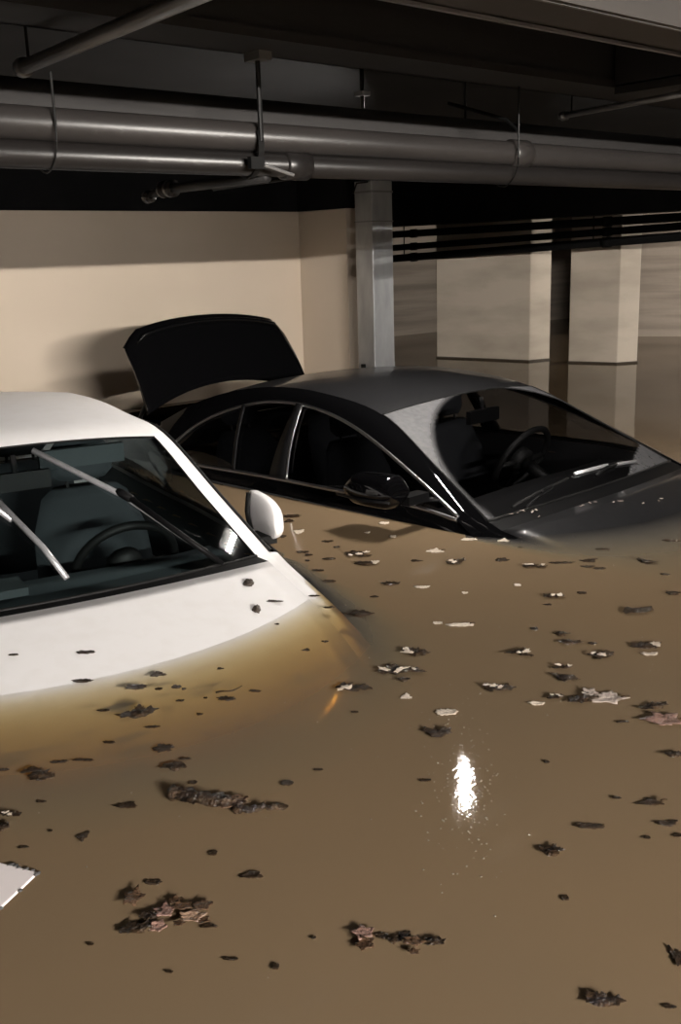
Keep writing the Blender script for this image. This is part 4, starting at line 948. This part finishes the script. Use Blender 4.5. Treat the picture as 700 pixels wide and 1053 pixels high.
for idx,(kind,mat,x,y,W,D,ang,lab) in enumerate(DEBRIS):
    rnd=random.Random(idx*7+3); mb=MB(); z=surf(x,y)
    grp=None; mud=lab.find('clod')>=0
    D=min(D,W*1.9) if kind!='twig' else D
    if kind=='scrap':
        lab,grp=GROUPS[lab]; W=W*1.05; D=D*.9
        if mat=='dark': mat='scrap'
        mb.add(*blade(rnd,W,D,rnd.choice((2,2,3)),.004,.0)); name='leaf_scrap'; cat='leaf'
    elif kind=='leaf':
        big = mat in('pink','tan','silver','brown')
        mb.add(*blade(rnd,W,D,5 if big else rnd.choice((2,3)),.010 if big else .005,.003 if big else 0)); name='leaf'; cat='leaf'
        if big and W<.09: 
            for v_i in range(len(mb.v)):
                vx,vy,vz=mb.v[v_i]; mb.v[v_i]=(vx,vy,vz+.003)
        st=[(W*.40,0,.004),(W*.58,D*.06,.006)]
    elif mud:
        mb.add(*lump(rnd,W,D*.9,.014,idx)); name='mud_clod'; cat='mud'; mat='mud'
    elif kind=='bark':
        name='bark_piece' if mat=='dark' else 'stick'; cat='wood'; mat='dark'
        nseg=16; L_=[];R_=[]
        for i in range(nseg+1):
            t=i/nseg; L_.append(((t-.5)*W, D*.16*math.sin(t*5+idx)+.004*rnd.uniform(-1,1), .002+.004*rnd.uniform(0,1))); R_.append(D*.40*(.75+.35*rnd.random())*(1-.35*t))
        R_[0]*=.6; R_[-1]*=.4
        b0=len(mb.v); mb.tube(L_,R_,10)
        for i in range(b0,len(mb.v)):
            vx,vy,vz=mb.v[i]; g=.006*pnoise(Vector((vx*90,vy*90,idx))); mb.v[i]=(vx,vy+g,vz*.62+g)
        if name=='bark_piece':
            for q in range(9): mb.add(*blade(rnd,W*.22,D*.45,3,.010,.010,cx=rnd.uniform(-.42,.42)*W,cy=rnd.uniform(-.2,.2)*D,rot=rnd.uniform(0,6)))
    elif kind=='twig':
        mb.tube([((t-.5)*W, D*.5*(t*t*1.6-.6), .001+.002*math.sin(t*7)) for t in lin(0,1,12)],[.0028-.0016*t for t in lin(0,1,12)],8); name='twig'; cat='twig'
    else:
        name='leaf_clump'; cat='leaf clump'; nb=max(3,min(9,int(W/.028)))
        if mat=='dark' and kind=='clump' and W<.2: mb.add(*lump(rnd,W*.6,D*.55,.006,idx))
        for q in range(nb):
            f=(q+.5)/nb-.5
            mb.add(*blade(rnd,min(W*.5,.075)*rnd.uniform(.7,1.2),min(D*.75,.07)*rnd.uniform(.6,1.1),rnd.choice((3,5)),.011,rnd.uniform(.002,.009),cx=f*W*.82,cy=rnd.uniform(-.22,.22)*D,rot=rnd.uniform(0,6)))
    o=mb.build(name, DEB[mat], None, True)
    o.location=(x,y,z); o.rotation_euler=(0,0,ang+rnd.uniform(-.12,.12))
    tag(o,lab,cat,grp)
    if kind=='leaf' and W>.05:
        MB().tube([(W*.36,0,.006),(W*.50,D*.03,.008),(W*.60,D*.10,.006)],[.0022,.0018,.0014],6).build('stalk', DEB['dark'], o, True)
    if kind=='mixed':  # pale blades: leaf edges, plus specular glints put into the colour
        pb=MB(); 
        for q in range(max(3,nb)):
            pb.add(*blade(rnd,min(W*.26,.032)*rnd.uniform(.6,1.3),min(D*.34,.03)*rnd.uniform(.5,1.2),rnd.choice((3,5)),.008,.014,cx=rnd.uniform(-.40,.40)*W,cy=rnd.uniform(-.2,.2)*D,rot=rnd.uniform(0,6)))
        pb.build('pale_leaf', DEB['pale'], o, True)['label']='pale leaf edges with glints put into the colour'
    if kind=='clump' and lab.find('pale')>=0:
        pb=MB(); pb.add(*blade(rnd,W*.3,D*.6,3,.006,.012,cx=W*.38)); pb.build('pale_leaf', DEB['pale'], o, True)['label']='pale leaf tip'

# white sheet cut off by the frame edge
B0=Vector((.657,1.583)); e1=Vector((-.42,.907)); e2v=Vector((-.874,-.486))
poly=[B0, B0+e1*.34, B0+e1*.34+e2v*.42, B0+e2v*.42]
t=empty('floating_panel',(B0.x,B0.y,0),0,'corner of a white panel floating at the edge of the frame low down','panel')
P_=MB().prism([(p.x-B0.x,p.y-B0.y) for p in poly],-.003,.003).build('sheet', PANELW, t); bevel(P_,.003)
rnd=random.Random(5)
mb=MB()
for q in range(34):
    f=rnd.random(); p=(e1*.30*f if q%2 else e2v*.38*f)+Vector((rnd.uniform(-.002,.002),rnd.uniform(-.002,.002)))
    vv,ff=lump(rnd,.009*rnd.uniform(.5,1.5),.005,.0025,q); mb.add([(a+p.x,b+p.y,c+.002) for a,b,c in vv],ff)
mb.build('crusty_edge', CRUST, t, True)
p=e1*.05+e2v*.075; vv,ff=lump(rnd,.018,.014,.004,3); MB().add([(a+p.x,b+p.y,c+.008) for a,b,c in vv],ff).build('chip', CRUST, t, True)

# tiny bubble-like domes added to catch glints around the lamp reflection
rnd=random.Random(11); mb=MB()
for q in range(240):
    if q<170:
        f=rnd.gauss(.45,.42); x=1.30+f*.28+rnd.gauss(0,.040); y=1.14+f*.26+rnd.gauss(0,.040)
    else:
        x=rnd.uniform(.7,3.0); y=rnd.uniform(.9,2.6)
        if x<1.9 and y>2.0: continue
    r=rnd.uniform(.0008,.0022)
    vs_=[];fs_=[]
    for i in range(4):
        b_=PI/2*i/4
        for j in range(8): vs_.append((x+r*math.cos(b_)*math.cos(PI*j/4),y+r*math.cos(b_)*math.sin(PI*j/4),r*.8*math.sin(b_)))
    vs_.append((x,y,r*.8))
    for i in range(3):
        for j in range(8): fs_.append((i*8+j,i*8+(j+1)%8,(i+1)*8+(j+1)%8,(i+1)*8+j))
    for j in range(8): fs_.append((24+j,24+(j+1)%8,32))
    mb.add(vs_,fs_)
GLINT=M('glint', (.20,.17,.13), .06, 0, 1.)
o=mb.build('glint_specks', GLINT, None, True)
tag(o,'added sparkling froth specks on the water around the lamp reflection','glint',None,'stuff')

# pale scum gathered along the waterline of the black car
path=[(2.994,3.74),(3.006,3.215),(3.051,2.823),(3.05,2.587),(3.115,2.492),(3.239,2.445),(3.496,2.347),(3.893,2.231)]
rnd=random.Random(21); mb=MB()
for q in range(44):
    t=rnd.random()*(len(path)-1); t = t if rnd.random()<.5 else 2.0+rnd.random()*2.0
    i=int(t); f=t-i; a_=path[i]; b_=path[min(i+1,len(path)-1)]
    x=a_[0]+(b_[0]-a_[0])*f+rnd.gauss(0,.018); y=a_[1]+(b_[1]-a_[1])*f-abs(rnd.gauss(0,.035))
    vv,ff=blade(rnd,rnd.uniform(.006,.024),rnd.uniform(.004,.010),3,.002,.008,rot=rnd.uniform(-1,1),cx=x,cy=y); zs=surf(x,y); mb.add([(p[0],p[1],p[2]+zs) for p in vv],ff)
o=mb.build('scum_flecks', DEB['silver'], None, True)
tag(o,'pale scum flecks strewn over the wet black bonnet below the windscreen','scum',None,'stuff')

# ------------------------------------------------------------ camera, world
cam=bpy.data.cameras.new('camera'); co=bpy.data.objects.new('camera',cam); C.objects.link(co); S.camera=co
Rm=Matrix(((.7451033,.18277631,-.64141554),(-.66632441,.16238899,-.7277648),(-.02885934,.96965078,.24278489)))
co.matrix_world=Matrix.Translation((0,0,1.05))@Rm.to_4x4()
cam.sensor_fit='VERTICAL'; cam.sensor_height=36; cam.lens=36*1060/1053; cam.clip_start=.02
wd=bpy.data.worlds.new('world'); S.world=wd; wd.use_nodes=True
wd.node_tree.nodes['Background'].inputs[0].default_value=(.01,.01,.011,1); wd.node_tree.nodes['Background'].inputs[1].default_value=1
S.view_settings.view_transform='Standard'; S.view_settings.look='None'; S.view_settings.gamma=1; S.view_settings.exposure=EXPO
S.view_settings.use_curve_mapping=False
S.cycles.use_denoising=True; S.cycles.max_bounces=10; S.cycles.transparent_max_bounces=16
